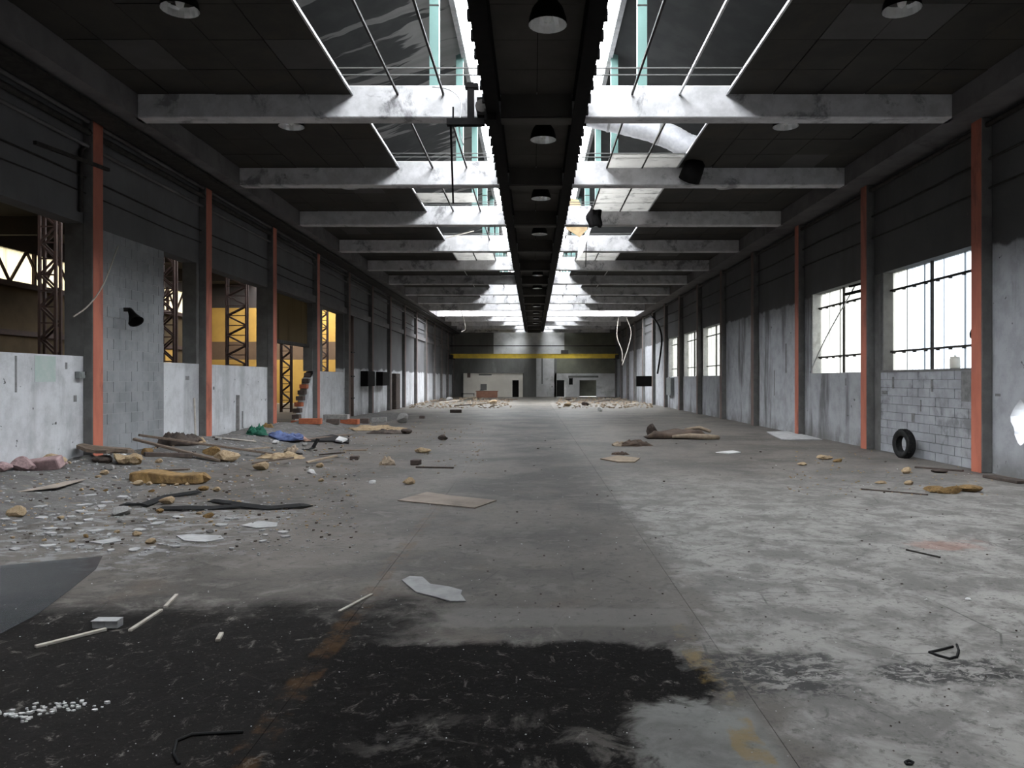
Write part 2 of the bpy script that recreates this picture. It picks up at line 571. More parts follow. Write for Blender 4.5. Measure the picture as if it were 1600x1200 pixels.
    g.put(b.inputs['Base Color'], c)
    rg = g.math('ADD', .48, g.math('MULTIPLY', nm, .3))
    rg = g.math('ADD', rg, g.math('MULTIPLY', oil, .15))
    g.put(b.inputs['Roughness'], rg)
    g.put(b.inputs['Specular IOR Level'], g.math('SUBTRACT', .5, g.math('MULTIPLY', oil, .46)))
    hh = g.math('ADD', g.math('MULTIPLY', nd, .6), g.math('MULTIPLY', nf, .4))
    g.put(b.inputs['Normal'], g.bump(hh, .55, .025))
    return m


M['floor'] = floor_mat()


def dirt_mat():
    m, nt, b = nodes('grey_dirt_and_rubble')
    g = N(nt)
    n1 = g.noise(g.pos, 3.0, 9, .7, .4)
    n2 = g.noise(g.scale(g.pos, (1, 1.8, 1)), 5.0, 8, .7)
    c = g.mix(g.step(n1, .35, .65), (.085, .08, .076), (.14, .132, .125))
    c = g.mix(g.math('MULTIPLY', g.step(n2, .56, .64), .7), c, (.29, .29, .29))
    c = g.mix(g.math('MULTIPLY', g.step(g.noise(g.pos, 4.1, 7, .7), .60, .68), .6), c, (.26, .19, .115))
    g.put(b.inputs['Base Color'], c)
    b.inputs['Roughness'].default_value = .95
    g.put(b.inputs['Normal'], g.bump(g.noise(g.pos, 9, 8, .75), .8, .06))
    return m


M['dirt'] = dirt_mat()

# ------------------------------------------------------------------ ground outside, floor of the hall
MB().box(-150, 150, -90, 220, -.4, -.12).build('yard_ground', M['asphalt'])
tag(bpy.data.objects['yard_ground'], kind='structure')

floor = empty('floor')
tag(floor, 'worn stained concrete floor of the long hall', kind='structure')
box('floor_base', M['floor'], WL - .3, WR + .3, YB, YF + .3, -.14, -.012, floor)
xs = [WL - .02, -4.9, -1.34, 1.2, 4.9, WR + .02]
ys = [YB, 0.8, 5.9, 11.0] + [11.0 + 5.0 * i for i in range(1, 14)] + [YF + .02]
for i in range(len(xs) - 1):
    for j in range(len(ys) - 1):
        jx = .0015
        box('floor_slab', M['floor'], xs[i] + jx, xs[i + 1] - jx, ys[j] + jx, ys[j + 1] - jx, -.05, 0, floor)

# ------------------------------------------------------------------ left wall
wl = empty('wall_left')
tag(wl, 'whitewashed concrete wall with openings into the side hall', kind='structure')
xa, xb = WL - TW, WL


def lw(y0, y1, z0, z1, mt='wall_l', name='wall_panel'):
    return box(name, M[mt], xa, xb, y0, y1, z0, z1, wl)


lw(YB, YF, 4.7, ZC + .6)                      # continuous upper wall
lw(YB, 9.0, 0, 4.7)
lw(9.0, Y0 + BW, 0, 2.2, name='low_wall')                # under opening 1
lw(Y0, Y0 + BW, 2.2, 4.7, 'col')
lw(17.6, 24.45, 0, 2.16, name='low_wall')
lw(24.45, 24.85, 0, 4.7, 'col')
lw(19.3, 19.75, 2.16, 4.7, 'col')             # pillar in opening 2
lw(29.4, 30.8, 2.1, 4.7, 'col')
lw(30.0, 34.2, 0, 2.1, name='low_wall')
lw(34.2, YF, 0, 4.7)
# broken curved stub of the low wall beside the doorway
prof = [(28.15, 0), (30.0, 0), (30.0, 2.1), (29.75, 2.08), (29.3, 1.75), (28.95, 1.3), (28.65, .75), (28.4, .3)]
mb = MB()
mb.prism([(y, z) for y, z in prof], xa, xb)
mb.v = [(x, y, z) for y, z, x in mb.v]
mb.build('broken_wall_stub', M['wall_l'], wl)
for q in range(9):                             # bricks bared along the broken edge
    t = q / 8
    yy, zz = 28.1 + 1.5 * t * t * .6 + .75 * t * .9 - .12, .12 + 1.75 * t
    bevel(box('brick', M['brickdark'] if q % 3 else M['brick'], xa + .03, xb - .05, yy - .17, yy + .12, zz, zz + .16, wl), .01)
# grey block panel between the first column and opening 2
box('panel_mortar', M['mortar'], xa + .02, xb - .007, Y0 + BW, 17.6, 0, 4.7, wl)
bh, bl = .215, .465
zz, row = .0, 0
while zz < 4.68:
    y = Y0 + BW - (bl / 2 if row % 2 else 0)
    while y < 17.6:
        a, b_ = max(y, Y0 + BW) + .006, min(y + bl, 17.6) - .006
        if b_ - a > .04:
            d = R.uniform(-.003, .004)
            box('block', M['block'], xa, xb + d, a, b_, zz + .006, min(zz + bh, 4.7) - .006, wl)
        y += bl
    zz += bh; row += 1
# boarded upper half of the doorway
def corrugated(name, mt, parent, axis_x, y0, y1, z0, z1, pitch=.076, amp=.018, vertical=True):
    n = max(4, int((y1 - y0) / pitch * 4))
    mb = MB()
    for i in range(n + 1):
        y = y0 + (y1 - y0) * i / n
        dx = amp * math.sin(2 * PI * (y - y0) / pitch)
        mb.v += [(axis_x + dx, y, z0), (axis_x + dx, y, z1)]
    mb.f = [(2 * i, 2 * i + 2, 2 * i + 3, 2 * i + 1) for i in range(n)]
    return mb.build(name, mt, parent, smooth=True)


y = 24.9
while y < 29.35:
    corrugated('corrugated_sheet', M['ochresheet'], wl, WL - .2, y, min(y + .9, 29.38), 3.1, 4.7)
    y += .9
box('door_lintel', M['iron'], WL - .26, WL - .12, 24.85, 29.4, 3.0, 3.12, wl)
# lintel beam and ledge running along the wall
box('lintel_ledge', M['edge'], WL - .01, WL + .12, 24.9, YF, 4.72, 4.98, wl)
# painted and chipped patches on the low wall
box('green_patch', M['teal'], WL - .01, WL + .004, 13.05, 13.62, 1.72, 2.17, wl)
for yy, zz, dy, dz in ((12.55, 1.55, .05, .6), (13.9, 1.95, .06, .12), (14.15, 1.35, .1, .12), (12.1, 1.6, .09, .3), (20.3, 1.5, .1, .08), (22.3, .35, .12, .5), (18.7, 1.75, .2, .1)):
    box('wall_scar', M['patch'], WL - .01, WL + .003, yy, yy + dy, zz, zz + dz, wl)

# ------------------------------------------------------------------ right wall
wr = empty('wall_right')
tag(wr, 'dirty whitewashed concrete wall with corrugated plastic windows', kind='structure')
xc, xd = WR, WR + TW


def rw(y0, y1, z0, z1, mt='wall_r', name='wall_panel'):
    return box(name, M[mt], xc, xd, y0, y1, z0, z1, wr)


SILL, HEAD = 1.96, 4.40
WINS = [(15.0, 19.1), (19.9, 23.9), (35.05, 39.3), (40.1, 44.2), (45.2, 49.2)]
rw(YB, YF, HEAD, ZC + .6)
rw(YB, 12.9, 0, HEAD)
# breached panel beside the first column
hole = [(13.62 + (.30 + .06 * math.sin(3 * a) + .03 * math.sin(7 * a + 1)) * math.cos(a) * .85, 1.0 + (.36 + .05 * math.cos(4 * a)) * math.sin(a)) for a in [2 * PI * k / 24 for k in range(24)]]
bm = bmesh.new()
out = [(12.9, 0), (14.45, 0), (14.45, HEAD), (12.9, HEAD)]
es = []
for lp in (out, hole):
    vs = [bm.verts.new((xc, p[0], p[1])) for p in lp]
    es += [bm.edges.new((vs[i], vs[(i + 1) % len(vs)])) for i in range(len(vs))]
bmesh.ops.triangle_fill(bm, edges=es, use_beauty=True)
ext = bmesh.ops.extrude_face_region(bm, geom=bm.faces[:])
bmesh.ops.translate(bm, vec=(TW, 0, 0), verts=[e for e in ext['geom'] if isinstance(e, bmesh.types.BMVert)])
bmesh.ops.recalc_face_normals(bm, faces=bm.faces[:])
me = bpy.data.meshes.new('breached_panel'); bm.to_mesh(me); bm.free()
me.materials.append(M['wall_r'])
mobj('breached_panel', me, wr)
for k in range(5):                              # ragged block ends round the breach
    a = PI * .62 + k * .34
    p = MB().box(-.1, .1, -.07, .07, -.06, .06).build('broken_edge', M['greyblock'], wr)
    p.location = (WR + .17, 13.62 + .30 * math.cos(a), 1.0 + .36 * math.sin(a))
    p.rotation_euler = (a, .4 * k, .3)
rw(Y0, 15.0, 0, HEAD, 'col')
prev = 15.0
for k, (ya, yb) in enumerate(WINS):
    if ya > prev: rw(prev, ya, 0, HEAD, 'wall_r' if ya - prev > 3 else 'col')
    if k == 0:
        box('panel_mortar', M['mortarr'], xc + .02, xd, ya, yb, 0, SILL, wr)
        zz, row = 0.0, 0
        h, l_ = .196, .50
        while zz < SILL - .01:
            y = ya - (l_ / 2 if row % 2 else 0)
            while y < yb:
                a, b_ = max(y, ya) + .006, min(y + l_, yb) - .006
                if b_ - a > .04:
                    box('block', M['blockr'], xc + R.uniform(-.004, .004), xd, a, b_, zz + .006, zz + h - .005, wr)
                y += l_
            zz += h; row += 1
        box('window_sill', M['col'], xc - .01, xd, ya, yb, SILL - .02, SILL + .03, wr)
    else:
        rw(ya, yb, 0, SILL, name='low_wall')
    prev = yb
rw(prev, YF, 0, HEAD)
box('bare_patch', M['patch'], WR - .004, WR + .01, 15.05, 15.5, 1.32, 1.93, wr)
for yy, zz, dy, dz in ((18.4, 1.55, .09, .28), (16.6, 1.5, .09, .3), (18.75, 1.4, .3, .09), (17.4, .8, .14, .2), (17.1, 1.05, .05, .26), (14.2, 1.45, .16, .05), (21.2, 1.6, .08, .2), (23.0, 1.5, .06, .3), (27.5, 1.2, .1, .9), (26.2, 2.0, .15, 1.0)):
    box('wall_scar', M['patch'], WR - .003, WR + .01, yy, yy + dy, zz, zz + dz, wr)

for k, (ya, yb) in enumerate(WINS):
    wn_ = empty('window_%d' % (k + 1))
    tag(wn_, 'corrugated plastic window in the right wall, %s from the camera' % ORD[k], kind='structure')
    n = 5
    for i in range(n):
        a, b_ = ya + (yb - ya) * i / n, ya + (yb - ya) * (i + 1) / n
        corrugated('pane', M['sheet2'] if (k == 0 and i < 4) else M['sheet'], wn_, WR + .27 + .012 * (i % 2), a, b_ + .03, SILL, HEAD, pitch=.15, amp=.02)
    for zb in (SILL + .47, SILL + 1.98):
        box('rail', M['iron'], WR + .19, WR + .24, ya, yb, zb, zb + .045, wn_)
        if k < 2:
            for q in range(8):
                yy = ya + (yb - ya) * (q + .5) / 8
                box('clip', M['iron'], WR + .17, WR + .24, yy - .02, yy + .02, zb - .03, zb + .0, wn_)
    ym = (ya + yb) / 2
    box('mullion', M['iron'], WR + .185, WR + .245, ym - .022, ym + .022, SILL, HEAD, wn_)
    box('window_jamb', M['white'] if k else M['col'], WR + .02, WR + .3, yb - .10, yb, SILL, HEAD, wn_)

# pipes and cables fixed along both walls belong to them
def wall_pipe(parent, x, z, r, y0=YB, y1=YF, sag=0.0, mt='iron', name='pipe'):
    pts = []
    n = 36
    for i in range(n + 1):
        y = y0 + (y1 - y0) * i / n
        pts.append((x, y, z + sag * math.sin(i * 1.7)))
    MB().tube(pts, r, 6).build(name, M[mt], parent, smooth=True)


wall_pipe(wl, WL + .10, 6.62, .045, mt='edge')
wall_pipe(wl, WL + .12, 6.40, .06, mt='iron')
wall_pipe(wl, WL + .09, 6.15, .035, mt='edge')
wall_pipe(wl, WL + .05, 5.55, .018, sag=.02, name='cable')
wall_pipe(wl, WL + .05, 5.25, .014, sag=.03, name='cable')
wall_pipe(wr, WR - .06, 5.9, .025, sag=.02, name='cable')
wall_pipe(wr, WR - .06, 5.35, .02, sag=.02, name='cable')
wall_pipe(wr, WR - .10, 6.55, .05, mt='iron')
for kx, zz in ((WL + .1, 6.1),):
    box('cable_tray', M['iron'], WL + .3, WL + .75, YB, YF, 6.56, 6.62, wl)

# ------------------------------------------------------------------ ceiling, beams, roof
ce = empty('ceiling')
tag(ce, 'dark panelled ceiling with whitewashed beams and a broken open ridge light', kind='structure')
for k in range(-4, NB):
    y = Y0 + BAY * k
    o = box('beam', M['beam'], RL - .1, RR + .1, y, y + BW, ZB, ZC + .18, ce)
    bevel(o, .02)
for k in range(-1, NB):                        # dark boards added as the shade on the beams under the closed strip
    y = Y0 + BAY * k
    MB().box(-.62, .72, y - .02, y, ZB + .01, ZC).box(-.62, .72, y - .02, y + BW, ZB - .02, ZB).build('beam_shade_board', M['strip'], ce)
box('edge_beam', M['edge'], WL - .02, RL, YB, YF, ZB, ZC + .05, ce)
box('edge_beam', M['edge'], RR, WR + .02, YB, YF, ZB, ZC + .05, ce)
for s_, a, b_ in ((-1, WL - TW, SL0), (1, SR1, WR + TW)):
    pass

# roof planes above the ceiling
def roof_slab(x0, z0, x1, z1, ya, yb, mt, name='roof_slope'):
    MB().add([(x0, ya, z0), (x1, ya, z1), (x1, yb, z1), (x0, yb, z0), (x0, ya, z0 + .14), (x1, ya, z1 + .14), (x1, yb, z1 + .14), (x0, yb, z0 + .14)],
             [(0, 1, 2, 3), (7, 6, 5, 4), (0, 4, 5, 1), (1, 5, 6, 2), (2, 6, 7, 3), (3, 7, 4, 0)]).build(name, M[mt], ce)


XE0, XE1 = -1.78, 1.95
GAP = (Y0 + 8 * BAY + .3, Y0 + 9 * BAY)       # the bay whose roof is gone
for ya, yb in ((YB, GAP[0]), (GAP[1], YF + .2)):
    roof_slab(WL - TW, ZC + .5, XE0, ZE, ya, yb, 'roof_l')
    roof_slab(XE1, ZE, WR + TW, ZC + .5, ya, yb, 'roof_r')
for x in (XE0, XE1):
    box('ridge_purlin', M['white'], x - .06, x + .06, YB, YF, ZE - .14, ZE + .04, ce)
# ridge light: glazing bars and panes
y = YB
q = 0
while y < YF - .1:
    y1 = min(y + 1.25, YF)
    for x0, x1 in ((XE0, .085), (XE1, .085)):
        MB().bar((x0, y, ZE + .05), (x1, y, 10.8), .04, .06).build('glazing_bar', M['zinc'], ce)
        if R.random() < .55:
            e = .03
            MB().add([(x0, y + e, ZE + .06), (x1, y + e, 10.81), (x1, y1 - e, 10.81), (x0, y1 - e, ZE + .06)], [(0, 1, 2, 3)]).build('ridge_pane', M['ridge'], ce)
    y += 1.25
box('ridge_bar', M['zinc'], .05, .12, YB, YF, 10.76, 10.84, ce)
# mint posts standing on the beams
for k in range(-3, NB):
    y = Y0 + BAY * k + .12
    for x in (-1.89, 2.06):
        p = box('post', M['mint'], x - .09, x + .09, y, y + .16, ZC + .18, ZE - .02, ce)
        box('post_joint', M['iron'], x - .092, x + .092, y - .004, y + .164, 8.85, 8.88, p)

# ceiling boards: columns of width .86 from the openings out to the edge beams, four rows a bay
GRID = .86
cols_l = [SL0 - GRID * i for i in range(5)] + [RL]
cols_r = [SR1 + GRID * i for i in range(5)] + [RR]
mids_l = [SL0, -2.56, -1.70, SL1]
mids_r = [SR1, 2.74, 1.85, SR0]
far_dark, far_pale, far_diff = MB(), MB(), MB()
n_sep = 0


def board(x0, x1, y0, y1, kind, bay):
    global n_sep
    g_ = .008
    x0, x1 = min(x0, x1) + g_, max(x0, x1) - g_
    y0, y1 = y0 + g_, y1 - g_
    dz = R.uniform(0, .012)
    if bay <= 3:
        box('ceiling_panel', M[kind], x0, x1, y0, y1, ZC + dz, ZC + dz + .02, ce)
        n_sep += 1
    else:
        (far_diff if kind == 'diffuser' else far_pale if kind == 'panel2' else far_dark).box(x0, x1, y0, y1, ZC + dz, ZC + dz + .02)


remain = {  # (bay, side): {column: rows still holding a board}
    (0, 'R'): {0: [3], 1: [3]},
    (1, 'L'): {0: [2], 1: [2]},
    (1, 'R'): {0: [1, 2, 3], 1: [1, 2, 3]},
    (3, 'L'): {0: [1, 2, 3], 1: [1, 2, 3]},
    (3, 'R'): {0: [2, 3], 1: [2, 3]},
    (4, 'L'): {0: [0, 1, 2, 3], 1: [0, 1, 2, 3], 2: [0, 1, 3]},
    (4, 'R'): {0: [0, 1, 2, 3], 1: [0, 1, 2, 3], 2: [0, 1]},
    (5, 'L'): {0: [0, 1, 2, 3], 1: [0, 1]},
    (5, 'R'): {0: [0, 1, 2, 3], 1: [0, 1]},
    (9, 'L'): {0: [0, 1], 1: [1, 2]}, (9, 'R'): {1: [2], 0: [0, 1]},
    (10, 'L'): {0: [0, 1, 2, 3]}, (10, 'R'): {1: [0, 1], 2: [3]},
    (11, 'L'): {0: [0, 1, 2, 3], 1: [0, 1, 2, 3]}, (11, 'R'): {0: [0, 1, 2, 3], 1: [0, 1]},
    (12, 'L'): {0: [0, 1, 2, 3], 1: [2, 3]}, (12, 'R'): {0: [0, 1, 2, 3], 1: [1, 2, 3]},
}
for bay in range(-4, NB):
    y0 = Y0 + BAY * bay + BW
    y1 = Y0 + BAY * (bay + 1) if bay < NB - 1 else YF
    rh = (y1 - y0) / 4
    for cols, sd in ((cols_l, 'L'), (cols_r, 'R')) if bay != 8 else ():
        for i in range(5):
            for r in range(4):
                kind = 'panel'
                if sd == 'L' and bay == -1 and i == 0 and r == 2: kind = 'panel2'
                elif R.random() < .04: kind = 'panel2'
                if bay < -1 and r: continue
                if bay < -1:
                    far_dark.box(min(cols[i], cols[i + 1]), max(cols[i], cols[i + 1]), y0, y1, ZC, ZC + .02)
                    continue
                board(cols[i], cols[i + 1], y0 + rh * r, y0 + rh * (r + 1), kind, bay)
    for md, sd in ((mids_l, 'L'), (mids_r, 'R')):
        for i in range(3):
            rows = remain.get((bay, sd), {}).get(i, [])
            for r in rows:
                board(md[i], md[i + 1], y0 + rh * r, y0 + rh * (r + 1), 'diffuser' if bay in (0, 1, 3) else 'panel', bay)
        # T-bars the boards hung on
        for i in range(3):
            x = md[i]
            if bay >= -1 and not (bay == 2 and i == 1) and not (sd == 'R' and bay == 2 and i == 2):
                bright = i == 0
                MB().box(x - .018, x + .018, y0, y1, ZC - .012, ZC + .03).build('grid_bar', M['zinc' if bright or sd == 'R' and bay == -1 and i == 1 else 'iron'], ce)
        if -1 <= bay < 4:
            for yy in (y0 + rh * 3, y0 + rh * 3 + .3):
                MB().box(min(md[0], md[3]), max(md[0], md[3]), yy - .012, yy + .012, ZC + .02, ZC + .04).build('cross_bar', M['col'], ce)
    # the closed strip between the two openings
    for r in range(4 if bay >= -1 else 1):
        h_ = rh if bay >= -1 else (y1 - y0)
        for a, b_ in ((SL1, .06), (.06, SR0)):
            if bay <= 6 and bay >= -1:
                box('strip_panel', M['strip'], a + .006, b_ - .006, y0 + h_ * r + .006, y0 + h_ * (r + 1) - .006, ZC, ZC + .025, ce)
            else:
                far_dark.box(a, b_, y0 + h_ * r, y0 + h_ * (r + 1), ZC, ZC + .02)
for mb, mt in ((far_dark, 'panel'), (far_pale, 'panel2'), (far_diff, 'diffuser')):
    if mb.v: tag(mb.build('distant_ceiling_panels', M[mt], ce), kind='stuff')
for bay in range(-1, NB):  # unseen boards added to stop light leaking through the panel gaps
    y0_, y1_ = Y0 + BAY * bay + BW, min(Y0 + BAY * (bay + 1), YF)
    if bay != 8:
        box('leak_stop_board', M['dark'], RL, SL0 - .01, y0_, y1_, ZC + .045, ZC + .06, ce)
        box('leak_stop_board', M['dark'], SR1 + .01, RR, y0_, y1_, ZC + .045, ZC + .06, ce)
    box('leak_stop_board', M['dark'], SL1, SR0, y0_, y1_, ZC + .045, ZC + .06, ce)
# crane runway beams under the edges of the strip, with their hangers
for x0, x1 in ((-.86, -.62), (.72, .96)):
    xm = (x0 + x1) / 2
    o = MB().box(x0, x1, YB, YF - 3, 6.62, 6.66).box(xm - .015, xm + .015, YB, YF - 3, 6.66, 7.0).box(x0, x1, YB, YF - 3, 7.0, 7.04).build('runway_beam', M['black'], ce)
    mb = MB()
    y = 3.0
    xo = x0 if x0 < 0 else x1
    sg = -1 if x0 < 0 else 1
    while y < YF - 3:
        mb.box(min(xo, xo + sg * .05), max(xo, xo + sg * .05), y, y + .09, 6.66, 6.80)
        mb.box(min(xo - sg * .1, xo + sg * .03), max(xo - sg * .1, xo + sg * .03), y, y + .05, 6.80, 7.1)
        y += .62
    mb.build('hanger_row', M['black'], o)

# ------------------------------------------------------------------ columns
for k in range(0, NB):
    y = Y0 + BAY * k
    for sd in 'LR':
        x0, x1 = (WL - .0, CL) if sd == 'L' else (CR, WR + .0)
        t = empty('column', ((x0 + x1) / 2, y, 0))
        side = 'left' if sd == 'L' else 'right'
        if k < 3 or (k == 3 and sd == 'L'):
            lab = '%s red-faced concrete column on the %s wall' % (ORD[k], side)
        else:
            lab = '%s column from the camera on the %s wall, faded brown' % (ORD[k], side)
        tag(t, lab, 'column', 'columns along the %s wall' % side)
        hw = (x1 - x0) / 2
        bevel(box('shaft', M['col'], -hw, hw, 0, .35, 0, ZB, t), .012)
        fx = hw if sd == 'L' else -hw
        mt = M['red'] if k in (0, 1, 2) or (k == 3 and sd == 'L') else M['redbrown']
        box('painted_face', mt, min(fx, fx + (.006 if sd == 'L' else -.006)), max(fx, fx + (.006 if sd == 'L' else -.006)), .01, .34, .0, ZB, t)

# ------------------------------------------------------------------ back wall, far wall
bw = empty('wall_back')
tag(bw, 'end wall of the hall behind the camera', kind='structure')
box('wall_panel', M['wall_r'], WL - TW, WR + TW, YB - .35, YB, 0, 8, bw)
MB().prism([(WL - TW, 7.9), (WR + TW, 7.9), (.1, 11.0)], 0, .2).build('gable', M['fargrey'], bw, loc=(0, YB, 0), rot=(PI / 2, 0, 0))

wf = empty('wall_far')
tag(wf, 'far end wall of the hall, grey above and white below', kind='structure')


def fw(name, mt, px0, px1, py0, py1, dep=.0, th=.3, parent=wf):
    s = (YF - dep) / FPX
    return box(name, M[mt], (px0 - VX) * s, (px1 - VX) * s, YF - dep, YF - dep + th, max(0, CH + (VY - py1) * s), CH + (VY - py0) * s, parent)


box('wall_panel', M['fargrey'], WL - TW, 2.4, YF, YF + .3, 0, ZC + .7, wf)
box('wall_panel', M['fargreen'], 2.4, WR + TW, YF, YF + .3, 2.45, ZC + .7, wf)
MB().prism([(WL - TW, ZC + .7), (WR + TW, ZC + .7), (.1, 10.9)], -.3, .0).build('gable', M['white'], wf, loc=(0, YF, 0), rot=(PI / 2, 0, 0))
fw('white_pier', 'farwhite', 838, 866, 556, 621, .12, .12)
fw('pier_pipe', 'fargrey', 846, 848, 560, 600, .2, .08)
fw('white_panel', 'farwhite', 866, 869, 583, 621, .0)
fw('white_panel', 'farwhite', 882, 905.5, 583, 621, .0)
fw('white_panel', 'farwhite', 869, 882, 583, 594, .0)
fw('white_panel', 'farwhite', 905.5, 932, 583, 594, .0)
fw('white_panel', 'farwhite', 932, 965, 583, 621, .0)
fw('wall_beam', 'fargrey', 888, 935, 587, 590, .06, .06)
box('recess_wall', M['fargreen'], 2.2, 9.2, YF + 3.0, YF + 3.1, 0, 3.0, wf)
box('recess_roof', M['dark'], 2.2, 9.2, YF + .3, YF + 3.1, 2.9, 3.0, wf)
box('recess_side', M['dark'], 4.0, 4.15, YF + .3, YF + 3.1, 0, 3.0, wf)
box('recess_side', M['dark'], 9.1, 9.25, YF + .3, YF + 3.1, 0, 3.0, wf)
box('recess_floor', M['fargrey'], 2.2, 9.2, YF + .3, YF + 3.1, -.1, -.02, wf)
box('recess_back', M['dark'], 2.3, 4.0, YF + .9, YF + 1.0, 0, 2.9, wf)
box('skylit_panel', M['farwhite'], -4.2, 3.2, YF - .05, YF, 4.35, 7.3, wf)  # whitish brick, with the skylight falling on it put into the colour
d_ = fw('door_1', 'farwhite', 850.5, 863.5, 588, 620, .24, .06, None)
tag(d_, 'tall white door leaf on the far wall right of centre', kind='structure')
MB().box((862 - VX) * .0667, (863 - VX) * .0667, YF - .3, YF - .24, 1.0, 1.15).build('door_handle', M['iron'], d_)
w_ = fw('window_6', 'dark', 889, 895, 591, 601, .03, .1, None)
tag(w_, 'small dark window between two openings in the far wall', kind='structure')
fw('window_frame', 'fargrey', 888.4, 895.6, 590.2, 591.2, .05, .1, w_)

# cream office box built against the far wall
of = empty('office_partition', (-4.1, YF - 1.2, 0))
tag(of, 'cream office partition with a dark doorway at the far end, left', 'partition')


def ofb(name, mt, px0, px1, py0, py1, dep, th):
    o = fw(name, mt, px0, px1, py0, py1, dep, th, None)
    o.parent = of
    o.matrix_parent_inverse = Matrix.Translation(of.location).inverted()
    return o


ofb('wall_panel', 'cream', 724, 800.5, 583, 621, 1.2, .1)
ofb('wall_panel', 'cream', 810.5, 817, 583, 621, 1.2, .1)
ofb('wall_panel', 'cream', 800.5, 810.5, 583, 594, 1.2, .1)
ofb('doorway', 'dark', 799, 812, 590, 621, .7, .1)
ofb('roof', 'fargrey', 723, 818, 582, 583, 1.3, 1.3)
ofb('vent_slot', 'fargrey', 748, 768, 584.6, 586.6, 1.23, .04)
ofb('notice_board', 'fargrey', 751, 760.5, 600, 609.5, 1.25, .05)
ofb('stain', 'redbrown', 730, 735, 583, 590, 1.215, .02)

# crane girder
cg = empty('crane_girder', (0, 75.5, 3.9))
tag(cg, 'yellow overhead crane girder spanning the far end of the hall', 'crane')
box('girder', M['yellow'], -8.2, 8.3, 0, .35, 0, .42, cg)
box('flange', M['yellow'], -8.2, 8.3, -.08, .43, .40, .44, cg)
box('trolley', M['iron'], 2.7, 3.4, -.1, .5, .44, .8, cg)
for x in (-8.2, 8.0):
    box('end_carriage', M['iron'], x, x + .3, -1.2, 1.5, -.1, .3, cg)
rl = empty('crane_rail', (0, 76, 5.1))
tag(rl, 'thin dark rail crossing the bright gable above the crane girder', 'rail')
box('bar', M['iron'], -8.3, 8.4, 0, .1, 0, .1, rl)

# ------------------------------------------------------------------ side hall seen through the left openings
sh = empty('wall_side_hall')
tag(sh, 'walls and roof of the neighbouring hall behind the left openings', kind='structure')
XS, YS0, YS1, ZS = -25.0, 2.0, 58.0, 9.0
box('side_floor', M['sidewall'], XS, WL - TW + .02, YS0, YS1, -.1, -.005, sh)
box('long_wall', M['sidewall'], XS - .3, XS, YS0, YS1, 0, 6.5, sh)
box('wall_head', M['sideroof'], XS - .3, XS, YS0, YS1, 8.05, ZS, sh)
y = YS0
while y < YS1 - .1:
    corrugated('clerestory_sheet', M['clere'], sh, XS - .1, y, y + 2.8, 6.5, 8.05, pitch=.3, amp=.03)
    box('clerestory_post', M['rust'], XS - .05, XS + .1, y - .08, y + .08, 6.5, 8.05, sh)
    y += 2.8
box('end_wall', M['amber'], XS, WL - TW, YS1, YS1 + .3, 0, 3.3, sh)
box('end_wall_band', M['amberbrown'], XS, WL - TW, YS1, YS1 + .3, 3.3, 4.65, sh)
box('end_wall', M['amber'], XS, WL - TW, YS1, YS1 + .3, 4.65, 7.2, sh)
box('end_wall_head', M['sideroof'], XS, WL - TW, YS1, YS1 + .3, 7.2, ZS, sh)
box('near_wall', M['sidewall'], XS, WL - TW, YS0 - .3, YS0, 0, ZS, sh)
# roof with a fallen-in hole and an opening added to light the end wall
HX0, HX1 = -21.0, -13.5
box('side_roof', M['sideroof'], XS, WL - TW, YS0, 30.0, ZS, ZS + .15, sh)
box('side_roof', M['sideroof'], XS, HX0, 30.0, YS1, ZS, ZS + .15, sh)
box('side_roof', M['sideroof'], HX1, WL - TW, 30.0, YS1, ZS, ZS + .15, sh)
box('side_roof', M['sideroof'], HX0, HX1, 30.0, 42.5, ZS, ZS + .15, sh)
box('side_roof', M['sideroof'], HX0, HX1, 45.0, 52.0, ZS, ZS + .15, sh)
portal('side_portal', ((HX0 + HX1) / 2, 43.75, ZS + .3), (0, 0, 0), 7.5, 2.5)
portal('side_portal', ((HX0 + HX1) / 2, 55.0, ZS + .3), (0, 0, 0), 7.5, 6.0)
for y in (10, 18, 26, 34, 42, 50):
    box('tie_beam', M['sideroof'], XS, WL - TW, y, y + .25, 8.2, ZS, sh)
for q in range(22):
    y = 5 + q * 2.4
    MB().bar((XS + .3, y, 6.4), (XS + .3, y + 1.2, 8.0), .10).build('brace', M['rust'], sh)
    MB().bar((XS + .3, y + 1.2, 8.0), (XS + .3, y + 2.4, 6.4), .10).build('brace', M['rust'], sh)
box('chord', M['rust'], XS + .2, XS + .4, YS0, YS1, 6.2, 6.45, sh)
box('wall_rail', M['rust'], XS + .02, XS + .2, YS0, YS1, 3.9, 4.15, sh)
for y in (29, 31.2, 33.6, 41, 47, 52):
    box('wall_board', M['amber'] if y > 30 else M['amberbrown'], XS, XS + .06, y, y + 1.4, .2, 3.6 if y < 40 else 3.9, sh)


def lattice(x, y, h, wd=.42, ww=.22, label='', mt='rust'):
    t = empty('lattice_column', (x, y, 0))
    tag(t, label, 'column', 'lattice columns of the side hall')
    for sx in (-1, 1):
        for sy in (-1, 1):
            box('upright', M[mt], sx * wd / 2 - .035, sx * wd / 2 + .035, sy * ww / 2 - .035, sy * ww / 2 + .035, 0, h, t)
    z, f = .2, 1
    mb = MB()
    while z < h - .5:
        mb.bar((-f * wd / 2, -ww / 2, z), (f * wd / 2, -ww / 2, z + .45), .05)
        mb.bar((-f * wd / 2, ww / 2, z), (f * wd / 2, ww / 2, z + .45), .05)
        mb.bar((-wd / 2, -ww / 2, z), (wd / 2, -ww / 2, z), .04)
        z += .45; f = -f
    mb.build('lacing', M[mt], t)
    return t


